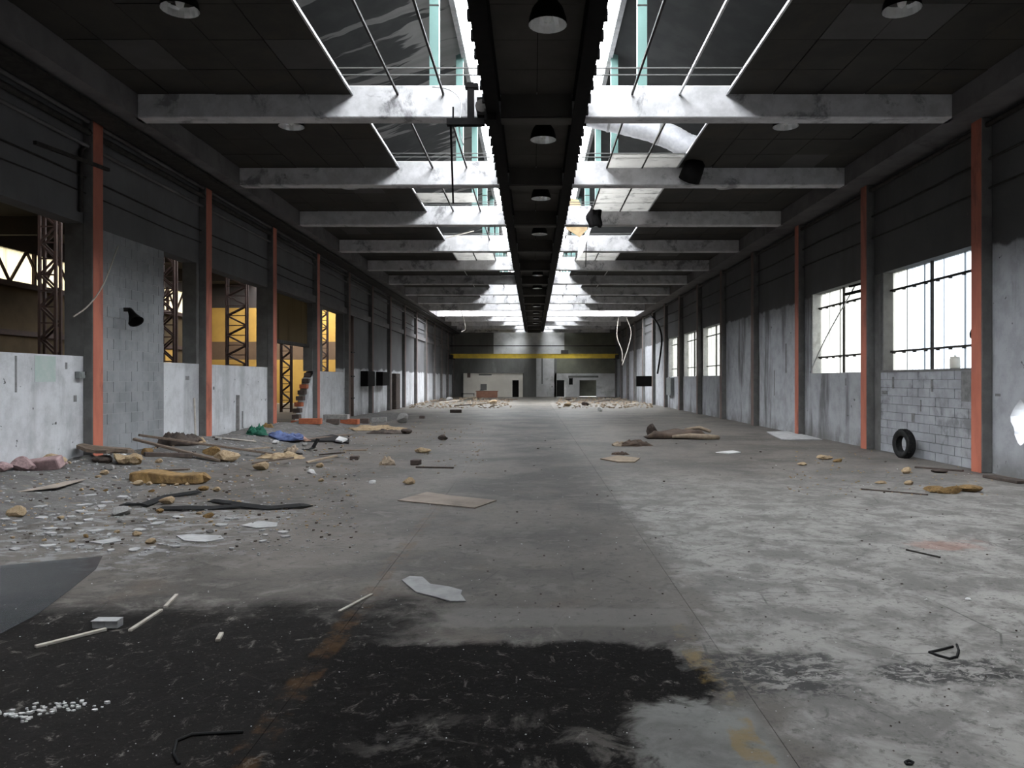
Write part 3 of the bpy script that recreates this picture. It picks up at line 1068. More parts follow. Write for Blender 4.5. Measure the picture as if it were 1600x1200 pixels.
lattice(-13.6, 21.6, 8.2, .45, label='rusty lattice steel column behind the leftmost low wall')
lattice(-13.6, 28.6, 8.2, .5, label='rusty lattice column seen left of the second red column')
lattice(-13.6, 35.2, 8.2, .9, label='wide rusty lattice column seen right of the second red column')
lattice(-13.6, 38.6, 8.2, .5, label='slim rusty lattice column left of the third red column')
lattice(-13.6, 42.2, 8.2, .55, label='rusty lattice column standing inside the tall doorway')
lattice(-13.6, 49.5, 8.2, .6, label='rusty lattice column in the tall window past the doorway')

# ------------------------------------------------------------------ dirt bank along the left wall
bm_ = MB()
nx, ny = 26, 120
for j in range(ny + 1):
    for i in range(nx + 1):
        x = WL + .0 + 2.9 * i / nx
        y = 7.0 + 33.0 * j / ny
        h = mound_h(x, y) + .035 * max(0, mnoise.noise(Vector((x * 3, y * 3, 0)))) * sstep(-5.7, -6.6, x)
        bm_.v.append((x, y, h - .02 * (1 - sstep(-5.7, -6.3, x))))
for j in range(ny):
    for i in range(nx):
        a = j * (nx + 1) + i
        bm_.f.append((a, a + 1, a + nx + 2, a + nx + 1))
o = bm_.build('dirt_bank', M['dirt'], smooth=True)
tag(o, 'grey dirt and crumbled plaster banked up against the left wall', 'dirt', kind='stuff')

# ------------------------------------------------------------------ lamps
def make_lamp():
    t = empty('pendant_lamp')
    MB().lathe([(.03, .42), (.09, .40), (.10, .33), (.15, .30), (.21, .22), (.25, .10), (.265, 0)], 20).build('housing', M['black'], t, smooth=True)
    rf = MB().lathe([(.262, .002), (.245, .10), (.20, .21), (.14, .28), (.05, .30)], 20).build('reflector', M['mirror'], t)
    MB().lathe([(.002, .02), (.05, .05), (.065, .11), (.045, .18), (.03, .28)], 12).build('bulb', M['bulb'], rf, smooth=True)
    return t


lamp0 = make_lamp()
hang0 = MB().tube([(0, 0, .41), (0, 0, .55)], .02, 6).build('stem', M['black'], lamp0)
used = False


def put_lamp(x, y, z, label, group):
    global used
    o = lamp0 if not used else copy_tree(lamp0)
    used = True
    o.location = (x, y, z)
    o.rotation_euler.z = R.uniform(0, 6)
    tag(o, label, 'lamp', group)


for k in range(12):
    if k not in (4, 7):
        n_ = [0, 1, 2, 3, 5, 6, 8, 9, 10, 11].index(k)
        put_lamp(.19, 10.45 + BAY * k, 6.58, '%s black dome lamp under the dark central strip' % ORD[n_], 'dome lamps in the central row')
for k in range(10):
    put_lamp(-5.0, 10.85 + BAY * k, 6.98, '%s dome lamp in the row on the left of the ceiling' % ORD[k], 'dome lamps in the left row')
    put_lamp(5.2, 10.85 + BAY * k, 6.98, '%s dome lamp in the row on the right of the ceiling' % ORD[k], 'dome lamps in the right row')

# ------------------------------------------------------------------ things hanging from the ceiling
d = empty('flexible_duct', (2.4, 18.8, 7.7))
tag(d, 'silver foil air duct curving down through the open ceiling, right', 'duct')
pth = [(-1.6, -.5, .55), (-.9, -.1, .48), (-.2, 0, .36), (.5, .05, .20), (1.0, .05, .0), (1.35, .05, -.2), (1.7, .05, -.3)]
pts = []
for i in range(len(pth) - 1):
    a, b_ = Vector(pth[i]), Vector(pth[i + 1])
    for s_ in range(6): pts.append(a.lerp(b_, s_ / 6))
MB().tube(pts, [.29 + .008 * (i % 2) for i in range(len(pts))], 18).build('hose', M['alu'], d, smooth=True)
for i in (9, 20):
    MB().tube([pts[i] - Vector((.03, 0, 0)), pts[i] + Vector((.03, 0, -.01))], .305, 18, False).build('clamp_band', M['zinc'], d, smooth=True)

h = empty('hoist', (-1.2, 14.15, 6.5))
tag(h, 'black hoist trolley hanging on the left edge of the central strip', 'hoist')
box('arm', M['black'], -.40, .30, -.07, .07, -.06, .06, h)
box('upright', M['black'], -.02, .10, -.06, .06, .06, .72, h)
box('top_plate', M['black'], -.06, .18, -.08, .08, .62, .70, h)
box('gearbox', M['black'], .16, .34, -.12, .12, .1, .42, h)
MB().tube([(.25, -.14, .26), (.25, .14, .26)], .12, 12).build('drum', M['iron'], h)
box('pin', M['black'], -.30, -.27, -.02, .02, .06, .28, h)
box('carriage', M['black'], .30, .52, -.15, .15, .0, .2, h)
MB().bar((-.33, 0, -.05), (-.62, 3.2, -.75), .04).build('hanging_rod', M['black'], h)

o = empty('hanging_board', (1.5, 27.6, 7.5))
tag(o, 'stained brown board dangling from the ceiling right of the strip', 'board')
mb = MB().add([(-.30, .1, .85), (.12, .1, .75), (.50, 0, -.25), (.15, -.05, -.62), (-.35, 0, -.3), (-.30, .14, .85), (.12, .14, .75), (.50, .04, -.25), (.15, -.01, -.62), (-.35, .04, -.3)],
              [(0, 1, 2, 3, 4), (9, 8, 7, 6, 5), (0, 5, 6, 1), (1, 6, 7, 2), (2, 7, 8, 3), (3, 8, 9, 4), (4, 9, 5, 0)])
mb.build('plywood', M['ply'], o)
mb = MB().add([(.5, -.02, -.22), (.56, -.05, -.3), (.25, -.25, -1.2), (.05, -.2, -1.45), (.1, -.1, -.9), (.5, .01, -.22), (.56, -.02, -.3), (.25, -.22, -1.2), (.05, -.17, -1.45), (.1, -.07, -.9)],
              [(0, 1, 2, 3, 4), (9, 8, 7, 6, 5), (0, 5, 6, 1), (1, 6, 7, 2), (2, 7, 8, 3), (3, 8, 9, 4), (4, 9, 5, 0)])
mb.build('torn_flap', M['white'], o)
MB().tube([(.45, 0, -.2), (.38, -.1, -.9), (.36, -.1, -1.7)], .02, 5).build('wire', M['iron'], o)
MB().tube([(-.1, .1, .8), (-.2, 1.0, .2), (-.3, 1.95, -.35)], .02, 5).build('hanging_wire', M['iron'], o)

o = empty('hanging_rag', (1.92, 24.2, 7.1))
tag(o, 'black rag drooping from the broken panels near the dangling board', 'rag')
mb = MB()
for j in range(9):
    for i in range(7):
        u, v_ = i / 6 - .5, j / 8
        mb.v.append((u * (.22 + .25 * math.sin(v_ * 2.6)) + .04 * math.sin(9 * v_), .05 * math.sin(u * 14 + v_ * 3), .25 - v_ * .75 - .12 * abs(u)))
for j in range(8):
    for i in range(6):
        a = j * 7 + i
        mb.f.append((a, a + 1, a + 8, a + 7))
c = mb.build('cloth', M['black'], o, smooth=True)
c.modifiers.new('thick', 'SOLIDIFY').thickness = .02

o = empty('drum_spotlight', (3.93, 18.95, 6.95))
tag(o, 'black drum-shaped spotlight tilted down under the right ceiling', 'spotlight')
o.rotation_euler = (.55, .3, 0)
MB().lathe([(.0, .26), (.16, .25), (.24, .18), (.26, 0), (.27, -.28), (.25, -.28), (.22, -.05), (.0, .0)], 20).build('drum', M['black'], o, smooth=True)
MB().lathe([(.225, -.2), (.0, -.19)], 20).build('front_glass', M['dark'], o)
box('bracket', M['iron'], -.03, .03, -.03, .03, .25, .34, o)

# debris hanging in the third bay and torn strips along the openings
for q, (x, y, z, a, b_, lab) in enumerate(((2.1, 26.6, 7.2, .4, 1.1, 'bent pale batten caught across the broken ceiling by the board'),
                                          (2.9, 26.3, 7.25, -.1, .9, 'short white batten stuck in the dark broken ceiling bay'),
                                          (-2.7, 27.9, 7.0, .9, 1.0, 'pale lath hanging from the left opening in the ceiling'))):
    o = empty('hanging_batten', (x, y, z))
    tag(o, lab, 'batten')
    MB().bar((-b_ / 2, 0, -.1 * a), (b_ / 2, .3, .25 * a), .06, .03).build('lath', M['palewood'], o)


def cable(name, pts, r, label, cat='cable', mt='iron', group=None):
    P = [Vector(p) for p in pts]
    out_ = []
    for i in range(len(P) - 1):
        p0, p1, p2, p3 = P[max(i - 1, 0)], P[i], P[i + 1], P[min(i + 2, len(P) - 1)]
        for s_ in range(6):
            t = s_ / 6
            out_.append(.5 * ((2 * p1) + (p2 - p0) * t + (2 * p0 - 5 * p1 + 4 * p2 - p3) * t * t + (3 * p1 - p0 - 3 * p2 + p3) * t ** 3))
    out_.append(P[-1])
    o = MB().tube(out_, r, 6).build(name, M[mt], smooth=True)
    return tag(o, label, cat, group)


cable('hanging_cable', [(-1.9, 14.4, 7.25), (-1.55, 14.3, 7.15), (-1.35, 14.25, 6.9), (-1.38, 14.2, 6.4), (-1.3, 14.2, 6.1)], .012, 'thin pale wire drooping beside the black hoist', mt='zinc')
cable('hanging_cable', [(6.6, 59.7, 6.75), (6.5, 60, 5.2), (6.9, 60, 4.0), (6.9, 60, 3.2)], .03, 'left of two loose cables hanging from the far ceiling, right', mt='palewood')
cable('hanging_cable', [(7.1, 59.7, 6.8), (7.6, 60, 5.6), (7.4, 60, 4.4), (6.9, 60, 2.9)], .03, 'right of two loose cables hanging from the far ceiling', mt='palewood')
cable('hanging_cable', [(-5.2, 54.7, 6.8), (-5.0, 55, 6.0), (-4.9, 55, 5.4), (-5.2, 55, 5.2)], .03, 'pale cable end hanging from the far ceiling, left', mt='palewood')
cable('fallen_cable', [(WR - .3, 55, 6.4), (WR - .25, 52, 5.6), (WR - .2, 50.6, 4.6), (WR - .2, 51.0, 3.6), (WR - .25, 52, 2.2)], .06, 'thick black cable slung down the far right wall', mt='black')
cable('brace_wire', [(WR - .1, 20.4, 4.25), (WR - .1, 22.4, 3.0), (WR - .1, 23.7, 2.0)], .018, 'slack wire crossing the second right window', mt='zinc')
cable('wall_cable', [(WL + .25, 15.2, 4.4), (WL + .25, 14.7, 3.6), (WL + .2, 14.3, 3.15), (WL + .15, 13.9, 2.9)], .014, 'pale broken cable curling off the first left column', mt='palewood')

# ------------------------------------------------------------------ fittings on the walls
o = empty('horn_loudspeaker', (WL + .02, 15.9, 3.05))
tag(o, 'dark horn loudspeaker on the grey block panel, left wall', 'loudspeaker')
o.rotation_euler = (0, 0, 0)
hb = MB().lathe([(.02, 0), (.06, .02), (.09, .2), (.17, .42), (.18, .43), (.15, .40), (.03, .25)], 16).build('horn', M['black'], o, smooth=True)
hb.location = (.10, 0, .16)
hb.rotation_euler = Vector((.55, -.35, -.75)).to_track_quat('Z', 'Y').to_euler()
hb.scale = (.85, .85, .8)
box('bracket', M['iron'], -.02, .12, -.03, .03, .12, .2, o)


def wallbox(name, label, cat, x, y, z, dx, dy, dz, mt, door='iron'):
    o = empty(name, (x, y, z))
    tag(o, label, cat)
    bevel(box('body', M[mt], 0 if dx > 0 else dx, dx if dx > 0 else 0, 0, dy, 0, dz, o), .01)
    e = .01 if dx > 0 else -.01
    ld = box('lid', M[mt], min(dx, dx + e), max(dx, dx + e), .03, dy - .03, .03, dz - .03, o)
    box('latch', M[door], min(dx + e, dx + 2 * e), max(dx + e, dx + 2 * e), dy * .8, dy * .8 + .03, dz * .5, dz * .5 + .06, ld)
    return o


wallbox('junction_box', 'small grey junction box beside the first red column, left', 'box', WL, 14.18, 1.78, .10, .18, .13, 'greybox')
wallbox('switch_cabinet', 'first of two black cabinets on the left wall past the doorway', 'cabinet', WL, 37.6, 1.45, .35, 1.7, .75, 'black')
wallbox('switch_cabinet', 'second of two black cabinets on the left wall, farther one', 'cabinet', WL, 41.3, 1.45, .35, 1.9, .75, 'black')
wallbox('control_cabinet', 'grey upright cabinet below the far right windows', 'cabinet', WR, 47.2, .80, -.2, 1.6, 1.1, 'greybox')
wallbox('black_panel', 'black rectangular panel sticking out of the far right wall', 'panel', WR, 55.5, 1.3, -1.2, .2, .75, 'black')
wallbox('dark_doorframe', 'narrow dark cupboard against the far left wall', 'cupboard', WL, 45.9, .0, .25, 1.4, 2.15, 'wooddark')

o = empty('cable_bracket', (WL, 14.9, 5.78))
tag(o, 'dark iron bracket arm beside the first left column, up high', 'bracket')
MB().bar((.23, 0, .05), (.23, -2.2, -.1), .06).build('arm', M['iron'], o)
MB().tube([(.05, -.6, -.9), (.05, -.6, .25), (.06, -.5, .33), (.06, -.25, .34)], .04, 6).build('conduit', M['iron'], o, smooth=True)

o = empty('conduit_pipe', (WL + .16, 33.45, 0))
tag(o, 'pair of rusty vertical pipes on the left wall past the window', 'pipe')
for dy in (0, .28):
    MB().tube([(0, 1.6 + dy, .05), (0, 1.6 + dy, 4.7)], .04, 8).build('pipe', M['redbrown'], o, smooth=True)
for z in (.9, 1.9, 3.0):
    box('clamp', M['iron'], -.1, .06, 1.5, 2.0, z, z + .05, o)
o = empty('bar_clamp', (WR - .05, 15.45, 2.45 + .02))
tag(o, 'small black clamp standing on the lower bar of the nearest window', 'clamp')
o.location.x = WR + .21
MB().lathe([(.015, 0), (.02, .1), (.06, .14), (.07, .22), (.04, .3), (.0, .31)], 10).build('knob', M['black'], o, smooth=True)
o = empty('sill_jar', (WR + .12, 15.95, SILL + .03))
tag(o, 'small cream jar with a lid on the nearest window sill', 'jar')
MB().lathe([(.0, 0), (.09, 0), (.10, .03), (.10, .2), (.085, .23), (.0, .23)], 14).build('pot', M['cream'], o, smooth=True)
MB().lathe([(.0, .29), (.015, .28), (.02, .25), (.09, .24), (.09, .225), (.0, .225)], 14).build('lid', M['cream'], o, smooth=True)
o = empty('iron_bracket', (WR, 19.75, 4.15))
tag(o, 'iron lamp bracket reaching over the second right window', 'bracket')
MB().bar((-.05, .05, .12), (-.12, .95, .12), .05).build('upper_arm', M['black'], o)
MB().bar((-.05, .05, -.06), (-.12, 1.2, -.06), .07).build('lower_arm', M['black'], o)

# ------------------------------------------------------------------ rubble prototypes
def rock_mesh(seed, flat=.6, mt=None, sub=2):
    rr = random.Random(seed)
    bm = bmesh.new()
    bmesh.ops.create_icosphere(bm, subdivisions=sub, radius=1)
    cuts = [(Vector((rr.gauss(0, 1), rr.gauss(0, 1), rr.gauss(0, 1))).normalized(), rr.uniform(.45, .85)) for _ in range(9)]
    for v in bm.verts:
        for n, dd in cuts:
            e = v.co.dot(n) - dd
            if e > 0: v.co -= n * e
        v.co *= 1 + .10 * mnoise.noise(v.co * 2.4 + Vector((seed, 0, 0)))
        v.co.z *= flat
    zm = min(v.co.z for v in bm.verts)
    for v in bm.verts: v.co.z = max(v.co.z - zm - .06, 0) if v.co.z - zm < .12 else v.co.z - zm - .06
    me = bpy.data.meshes.new('rubble_chunk')
    bm.to_mesh(me); bm.free()
    me.materials.append(mt)
    return me


def flake_mesh(seed, mt, th=.03, n=8):
    rr = random.Random(seed)
    poly = []
    for k in range(n):
        a = 2 * PI * k / n + rr.uniform(-.25, .25)
        r = rr.uniform(.55, 1.0)
        poly.append((r * math.cos(a), r * math.sin(a) * .75))
    m = MB().prism(poly, 0, th)
    m.v = [(x, y, z + .12 * th * rr.uniform(-1, 1)) for x, y, z in m.v]
    me = m.mesh('plaster_flake')
    me.materials.append(mt)
    return me


ROCK = {k: [rock_mesh(i * 7 + j * 3, .6, M[k]) for i in range(4)] for j, k in enumerate(('tan', 'greyblock', 'white', 'foam', 'pinkblock', 'wooddark'))}
FLK = {k: [flake_mesh(i * 5 + j, M[k], .12) for i in range(5)] for j, k in enumerate(('white', 'plaster_grey', 'beige', 'wooddark'))}


def chunk(px, py, wpx, kind, label, name='rubble_chunk', cat='rubble', group=None, flat=1.0, idx=None, asp=.7):
    p = fl(px, py)
    s_ = wpx * p.y / FPX / 1.7
    o = mobj(name, R.choice(ROCK[kind]) if idx is None else ROCK[kind][idx], None, p + Vector((0, s_ * .3, -.005)), (0, 0, R.uniform(-.5, .5)), (s_, s_ * asp, s_ * flat))
    return tag(o, label, cat, group)


# single chunks the photograph lets one point at
chunk(22, 808, 30, 'tan', 'lone tan rubble chunk near the left edge of the floor')
chunk(258, 788, 24, 'tan', 'tan rubble chunk sitting on the black rubber strap')
chunk(372, 788, 12, 'tan', 'pale pebble lying above the black rubber strap')
chunk(58, 734, 42, 'tan', 'crumbling tan chunk in front of the pinkish broken blocks', flat=1.1)
chunk(185, 806, 34, 'greyblock', 'grey flat chunk of plaster left of the rubber strap', flat=.7)
chunk(338, 768, 14, 'tan', 'pale chunk right of the ochre foam slab')
chunk(206, 723, 26, 'tan', 'tan chunk beside the charred slab by the first red column')
chunk(228, 712, 20, 'foam', 'ochre crumb at the start of the leaning planks')
chunk(328, 712, 30, 'foam', 'bright ochre chunk lying under the long planks', flat=.9)
chunk(352, 722, 36, 'tan', 'broken tan lump at the lower end of the planks')
chunk(405, 735, 26, 'tan', 'tan lump with a dark hollow in front of the blue cloth')
chunk(638, 757, 20, 'tan', 'flat tan fragment above the cardboard sheet')
chunk(582, 756, 12, 'white', 'small white fragment left of the tan fragment')
chunk(1485, 772, 40, 'foam', 'largest ochre foam scrap on the right-hand floor', flat=.6, asp=.5)
chunk(1462, 770, 30, 'foam', 'ochre foam scrap at the left end of the foam heap', flat=.6)
chunk(1516, 769, 36, 'foam', 'ochre foam scrap at the right end of the foam heap', flat=.6)
chunk(1422, 758, 14, 'tan', 'small tan scrap left of the ochre foam heap')
chunk(1418, 740, 18, 'tan', 'pale crumpled scrap below the tyre')
chunk(1470, 739, 22, 'wooddark', 'dark scrap between the tyre and the first right column', flat=.5)
chunk(1290, 718, 26, 'tan', 'pale scrap among leaves before the second right column', flat=.5)
chunk(1310, 722, 20, 'foam', 'brown leafy scrap before the second right column', flat=.5)
chunk(1255, 727, 18, 'tan', 'thin tan scrap left of the leafy scraps', flat=.5)
chunk(1377, 756, 18, 'tan', 'thin tan scrap out on the right floor below the tyre', flat=.5)
chunk(628, 661, 22, 'greyblock', 'pale grey block end on the floor past the bricks', flat=1.2)
chunk(635, 678, 16, 'wooddark', 'small dark lump on the floor right of the rubble row')
chunk(693, 688, 16, 'wooddark', 'dark scrap alone in the middle distance')
chunk(660, 708, 24, 'tan', 'small yellowish heap above the thin stick', flat=.7)
chunk(938, 643, 9, 'white', 'round white lump on the far floor right of centre', flat=1.5)
chunk(1448, 938, 6, 'white', 'tiny pale pebble alone on the right floor')
chunk(1515, 938, 10, 'white', 'white pebble on the pale concrete at right')

# broken pinkish blocks at the left edge
o = empty('broken_block', fl(28, 722))
tag(o, 'pinkish broken slab leaning at the foot of the left wall', 'block')
s_ = bevel(box('slab', M['pinkblock'], -.55, .52, -.10, .10, 0, .20, o), .03, 2)
s_.rotation_euler = (.3, -.14, 0)
mobj('broken_end', ROCK['pinkblock'][1], o, (-.62, .05, 0), (0, 0, 1), (.22, .16, .34))
for q, (px, py, wd) in enumerate(((8, 728, 40), (45, 722, 30), (70, 722, 24), (18, 715, 30), (0, 738, 30))):
    chunk(px, py, wd, 'pinkblock', 'pinkish rubble piece around the broken slab at left', group='pinkish rubble at the left edge')

# charred slab by the first red column
o = empty('charred_slab', fl(172, 724))
tag(o, 'charred broken slab at the foot of the first red column', 'slab')
mb = MB().prism([(-.56, -.06), (-.63, .05), (-.60, .20), (-.38, .24), (-.2, .31), (.06, .27), (.24, .29), (.36, .2), (.30, .02), (.12, -.03), (.02, -.12), (-.2, -.07), (-.36, -.13)], .17, .23)
mb.v = [(x + .03 * math.sin(19 * y), y, z + .03 * math.sin(9 * x) + .04 * math.sin(5 * y + 1) - .10 * x) for x, y, z in mb.v]
mb.build('top_crust', M['wood'], o)
for q, (x, y, s_) in enumerate(((-.42, .05, .15), (-.15, .0, .19), (.12, .03, .2), (.33, .02, .19), (.42, .12, .14))):
    mobj('crumbled_core', ROCK[('greyblock', 'wooddark', 'tan', 'tan', 'foam')[q]][q % 4], o, (x, y, -.01), (.2 * q, 0, q), (s_, s_ * .8, s_ * 1.0))

# ochre foam slab
p = fl(263, 755)
o = empty('foam_slab', p)
tag(o, 'long ochre slab of insulation foam lying on the left floor', 'slab')
o.rotation_euler = (0, 0, -.03)
mb = MB()
n = 14
for i in range(n + 1):
    t = i / n
    x = -.62 + 1.24 * t
    tp = .19 + .03 * math.sin(7 * t) + (.0 if t < .8 else -.03 * (t - .8) * 5)
    yy = .20 - (.08 if i in (0, n) else 0)
    mb.v += [(x, -yy - .02 * math.sin(11 * t), .01), (x, yy, .01), (x, yy - .03, tp), (x, -yy + .02 + .02 * math.sin(13 * t), tp - .01)]
for i in range(n):
    a = 4 * i
    for k in range(4):
        mb.f.append((a + k, a + (k + 1) % 4, a + 4 + (k + 1) % 4, a + 4 + k))
mb.f += [(3, 2, 1, 0), (4 * n, 4 * n + 1, 4 * n + 2, 4 * n + 3)]
bevel(mb.build('core', M['foam'], o), .015)
mobj('crumbled_end', ROCK['foam'][2], o, (.60, .02, 0), (0, 0, 2), (.10, .17, .17))
for q, (px, py, wd) in enumerate(((216, 759, 16), (232, 759, 12), (254, 760, 9), (276, 759, 8), (292, 758, 8))):
    chunk(px, py, wd, 'tan', 'pale crumb fallen in front of the ochre foam slab', group='crumbs before the foam slab')


def plank(a, b, wd, th, mt, label, name='plank', cat='plank', za=0, zb=0):
    A, B = fl(*a), fl(*b)
    A.z += za + th / 2; B.z += zb + th / 2
    mid = (A + B) / 2
    o = MB().bar(A - mid, B - mid, wd, th).build(name, M[mt], loc=mid)
    bevel(o, min(wd, th) * .15)
    return tag(o, label, cat)


plank((192, 702), (345, 722), .14, .05, 'wood', 'long weathered plank sloping down from the block panel', za=.25)
plank((200, 700), (425, 712), .10, .05, 'wood', 'longest thin plank lying across the rubble behind', za=.32, zb=.02)
plank((225, 714), (300, 716), .12, .10, 'wooddark', 'dark charred beam under the upper end of the planks')
plank((55, 1013), (166, 985), .030, .02, 'palewood', 'long pale batten on the black stained floor, left', 'batten', 'batten')
plank((203, 987), (252, 955), .028, .018, 'palewood', 'lower half of the snapped pale batten', 'batten', 'batten')
plank((258, 950), (276, 931), .028, .018, 'palewood', 'upper end of the snapped pale batten', 'batten', 'batten')
plank((530, 957), (581, 930), .025, .015, 'palewood', 'thin broken batten beside the worn yellow line', 'batten', 'batten')
plank((340, 1003), (346, 992), .03, .02, 'palewood', 'short pale stub of wood on the dark floor', 'batten', 'batten')
plank((650, 731), (709, 732), .06, .03, 'wooddark', 'thin dark stick past the cardboard sheet', 'stick', 'stick')
plank((1416, 860), (1469, 872), .02, .015, 'iron', 'thin iron rod on the pale floor at right', 'rod', 'rod')
plank((1345, 765), (1450, 774), .03, .02, 'wooddark', 'dark thin lath leading to the ochre foam heap', 'lath', 'lath')
plank((1430, 731), (1505, 737), .08, .03, 'wooddark', 'dark plank at the wall foot before the first right column')
plank((1545, 746), (1600, 756), .25, .05, 'wooddark', 'dark flat board by the wall at the right edge')
plank((470, 689), (545, 679), .3, .02, 'wood', 'grey-brown board lying between the cloth and the bricks', za=.02)
plank((370, 660), (378, 640), .10, .04, 'greyblock', 'upright grey stake at the foot of the left low wall', 'stake', 'stake', zb=0)
plank((312, 684), (313, 640), .05, .05, 'palewood', 'slim pale pole leaning beside the second red column', 'pole', 'pole')
plank((335, 684), (400, 691), .12, .03, 'palewood', 'pale board on the dirt right of the second red column')
for o_ in ('stake', 'pole'):                      # these two stand up against the wall
    ob = bpy.data.objects[o_]
    ob.data.clear_geometry()
    top = 1.0 if o_ == 'stake' else .95
    mbb = MB().box(-.05, .05, -.03, .03, -.05, top) if o_ == 'stake' else MB().tube([(0, 0, -.05), (-.08, .1, top)], .025, 8)
    ob.data.from_pydata(mbb.v, [], mbb.f)
    yy = 21.9 if o_ == 'stake' else 18.9
    ob.location = (WL + (.04 if o_ == 'stake' else .16), yy, mound_h(WL + .1, yy))

# two little cartons by the batten
for px, mt, lab in ((156, 'plaster_grey', 'left of two small grey cartons beside the long batten'), (176, 'plaster_grey', 'right of two small grey cartons beside the long batten')):
    p = fl(px, 981)
    o = empty('small_carton', p)
    tag(o, lab, 'carton')
    bevel(box('carton', M[mt], -.045, .045, -.02, .06, 0, .055, o), .004)
    box('flap', M['plaster_grey'], -.045, .045, -.035, .06, .055, .058, o)

# flat sheets


def flat_sheet(pix, th, mt, label, name, cat, lift=.004, curl=0):
    P = [fl(*q) for q in pix]
    c = sum(P, Vector()) / len(P)
    mb = MB().prism([(p.x - c.x, p.y - c.y) for p in P], 0, th)
    n = len(P)
    mb.v = [(x, y, z + curl * (1 if i % n % 2 else 0)) for i, (x, y, z) in enumerate(mb.v)]
    o = mb.build(name, M[mt], loc=(c.x, c.y, c.z + lift))
    return tag(o, label, cat)


flat_sheet([(621, 783), (742, 795), (776, 783), (700, 775), (667, 770)], .012, 'card', 'brown cardboard sheet lying flat in mid floor', 'cardboard_sheet', 'cardboard')
flat_sheet([(628, 908), (650, 927), (680, 934), (703, 941), (728, 941), (720, 930), (722, 924), (700, 918), (672, 914), (660, 903), (640, 902)], .008, 'plaster_grey', 'ragged white paper scrap on the dark middle floor', 'paper_scrap', 'paper')
flat_sheet([(938, 718), (965, 723), (992, 723), (1000, 717), (965, 713)], .02, 'beige', 'tan flat board on the floor right of centre', 'flat_board', 'board')
flat_sheet([(1198, 676), (1222, 688), (1285, 688), (1262, 682), (1230, 675)], .03, 'plaster_grey', 'pale flat board beside the third right column', 'flat_board', 'board')
flat_sheet([(22, 770), (90, 769), (135, 753), (90, 752), (45, 757)], .01, 'card', 'brown paper sheet flattened on the left floor', 'paper_sheet', 'paper')
flat_sheet([(0, 992), (0, 885), (70, 878), (160, 870), (150, 890), (105, 926), (60, 960)], .004, 'film', 'torn sheet of clear film at the left edge of the floor', 'plastic_film', 'film')
flat_sheet([(480, 690), (487, 684), (520, 680), (546, 688), (545, 694), (520, 691)], .03, 'rubber', 'black rubber sheet beside the blue cloth', 'rubber_sheet', 'rubber')
flat_sheet([(524, 692), (530, 686), (543, 690), (535, 694)], .05, 'white', 'white scrap lying on the black rubber sheet', 'paper_scrap', 'paper', .04)
flat_sheet([(1118, 708), (1140, 710), (1158, 708), (1145, 705)], .02, 'white', 'pale strip on the floor below the brown mattress', 'pale_strip', 'strip')
flat_sheet([(275, 838), (300, 836), (345, 838), (350, 843), (320, 848), (288, 846)], .008, 'plaster_grey', 'largest pale flake in the litter at left', 'plaster_flake', 'flake')
flat_sheet([(140, 848), (180, 842), (190, 846), (160, 851)], .008, 'plaster_grey', 'pale flake left of the largest flake', 'plaster_flake', 'flake')
flat_sheet([(376, 822), (405, 815), (434, 818), (432, 824), (400, 826)], .008, 'plaster_grey', 'pale flake under the end of the rubber strap', 'plaster_flake', 'flake')

# rubber straps
o = empty('rubber_strap', fl(350, 797))
tag(o, 'long black rubber strap curling over the left floor', 'strap')
c0 = o.location.copy()


def ribbon(pix, wd, th=.012):
    P = [fl(*q) for q in pix]
    mb = MB()
    for i, p in enumerate(P):
        d_ = (P[min(i + 1, len(P) - 1)] - P[max(i - 1, 0)]).normalized()
        s_ = Vector((-d_.y, d_.x, 0)) * wd / 2
        q = p - c0
        zz = .005 + .02 * (i % 2)
        mb.v += [tuple(q - s_ + Vector((0, 0, zz))), tuple(q + s_ + Vector((0, 0, zz + .02))), tuple(q + s_ + Vector((0, 0, zz + .02 + th))), tuple(q - s_ + Vector((0, 0, zz + th)))]
    for i in range(len(P) - 1):
        a = 4 * i
        for k in range(4): mb.f.append((a + k, a + (k + 1) % 4, a + 4 + (k + 1) % 4, a + 4 + k))
    mb.f += [(3, 2, 1, 0), tuple(4 * (len(P) - 1) + k for k in range(4))]
    return mb


ribbon([(248, 797), (290, 798), (330, 796), (380, 794), (420, 796), (470, 794), (482, 791)], .16).build('lower_length', M['rubber'], o)
ribbon([(330, 784), (360, 790), (395, 793)], .10).build('fold', M['rubber'], o)
ribbon([(192, 790), (225, 793), (260, 778), (312, 772)], .13).build('upper_length', M['rubber'], o)

# white shards
o = empty('shard_pile', fl(70, 1110))
tag(o, 'scatter of small white plaster shards, bottom left of the floor', 'shards', kind='stuff')
rr = random.Random(11)
mb = MB()
for q in range(70):
    u, v_ = rr.gauss(0, .13), rr.gauss(0, .06)
    s_ = rr.uniform(.006, .022)
    poly = [(u + s_ * rr.uniform(.5, 1) * math.cos(a), v_ + u * .25 + s_ * .8 * rr.uniform(.5, 1) * math.sin(a)) for a in (0, 1.2, 2.5, 3.6, 5)]
    mb.prism(poly, .001, rr.uniform(.004, .014))
mb.build('shards', M['white'], o)
tag(o.children[0], kind='stuff')


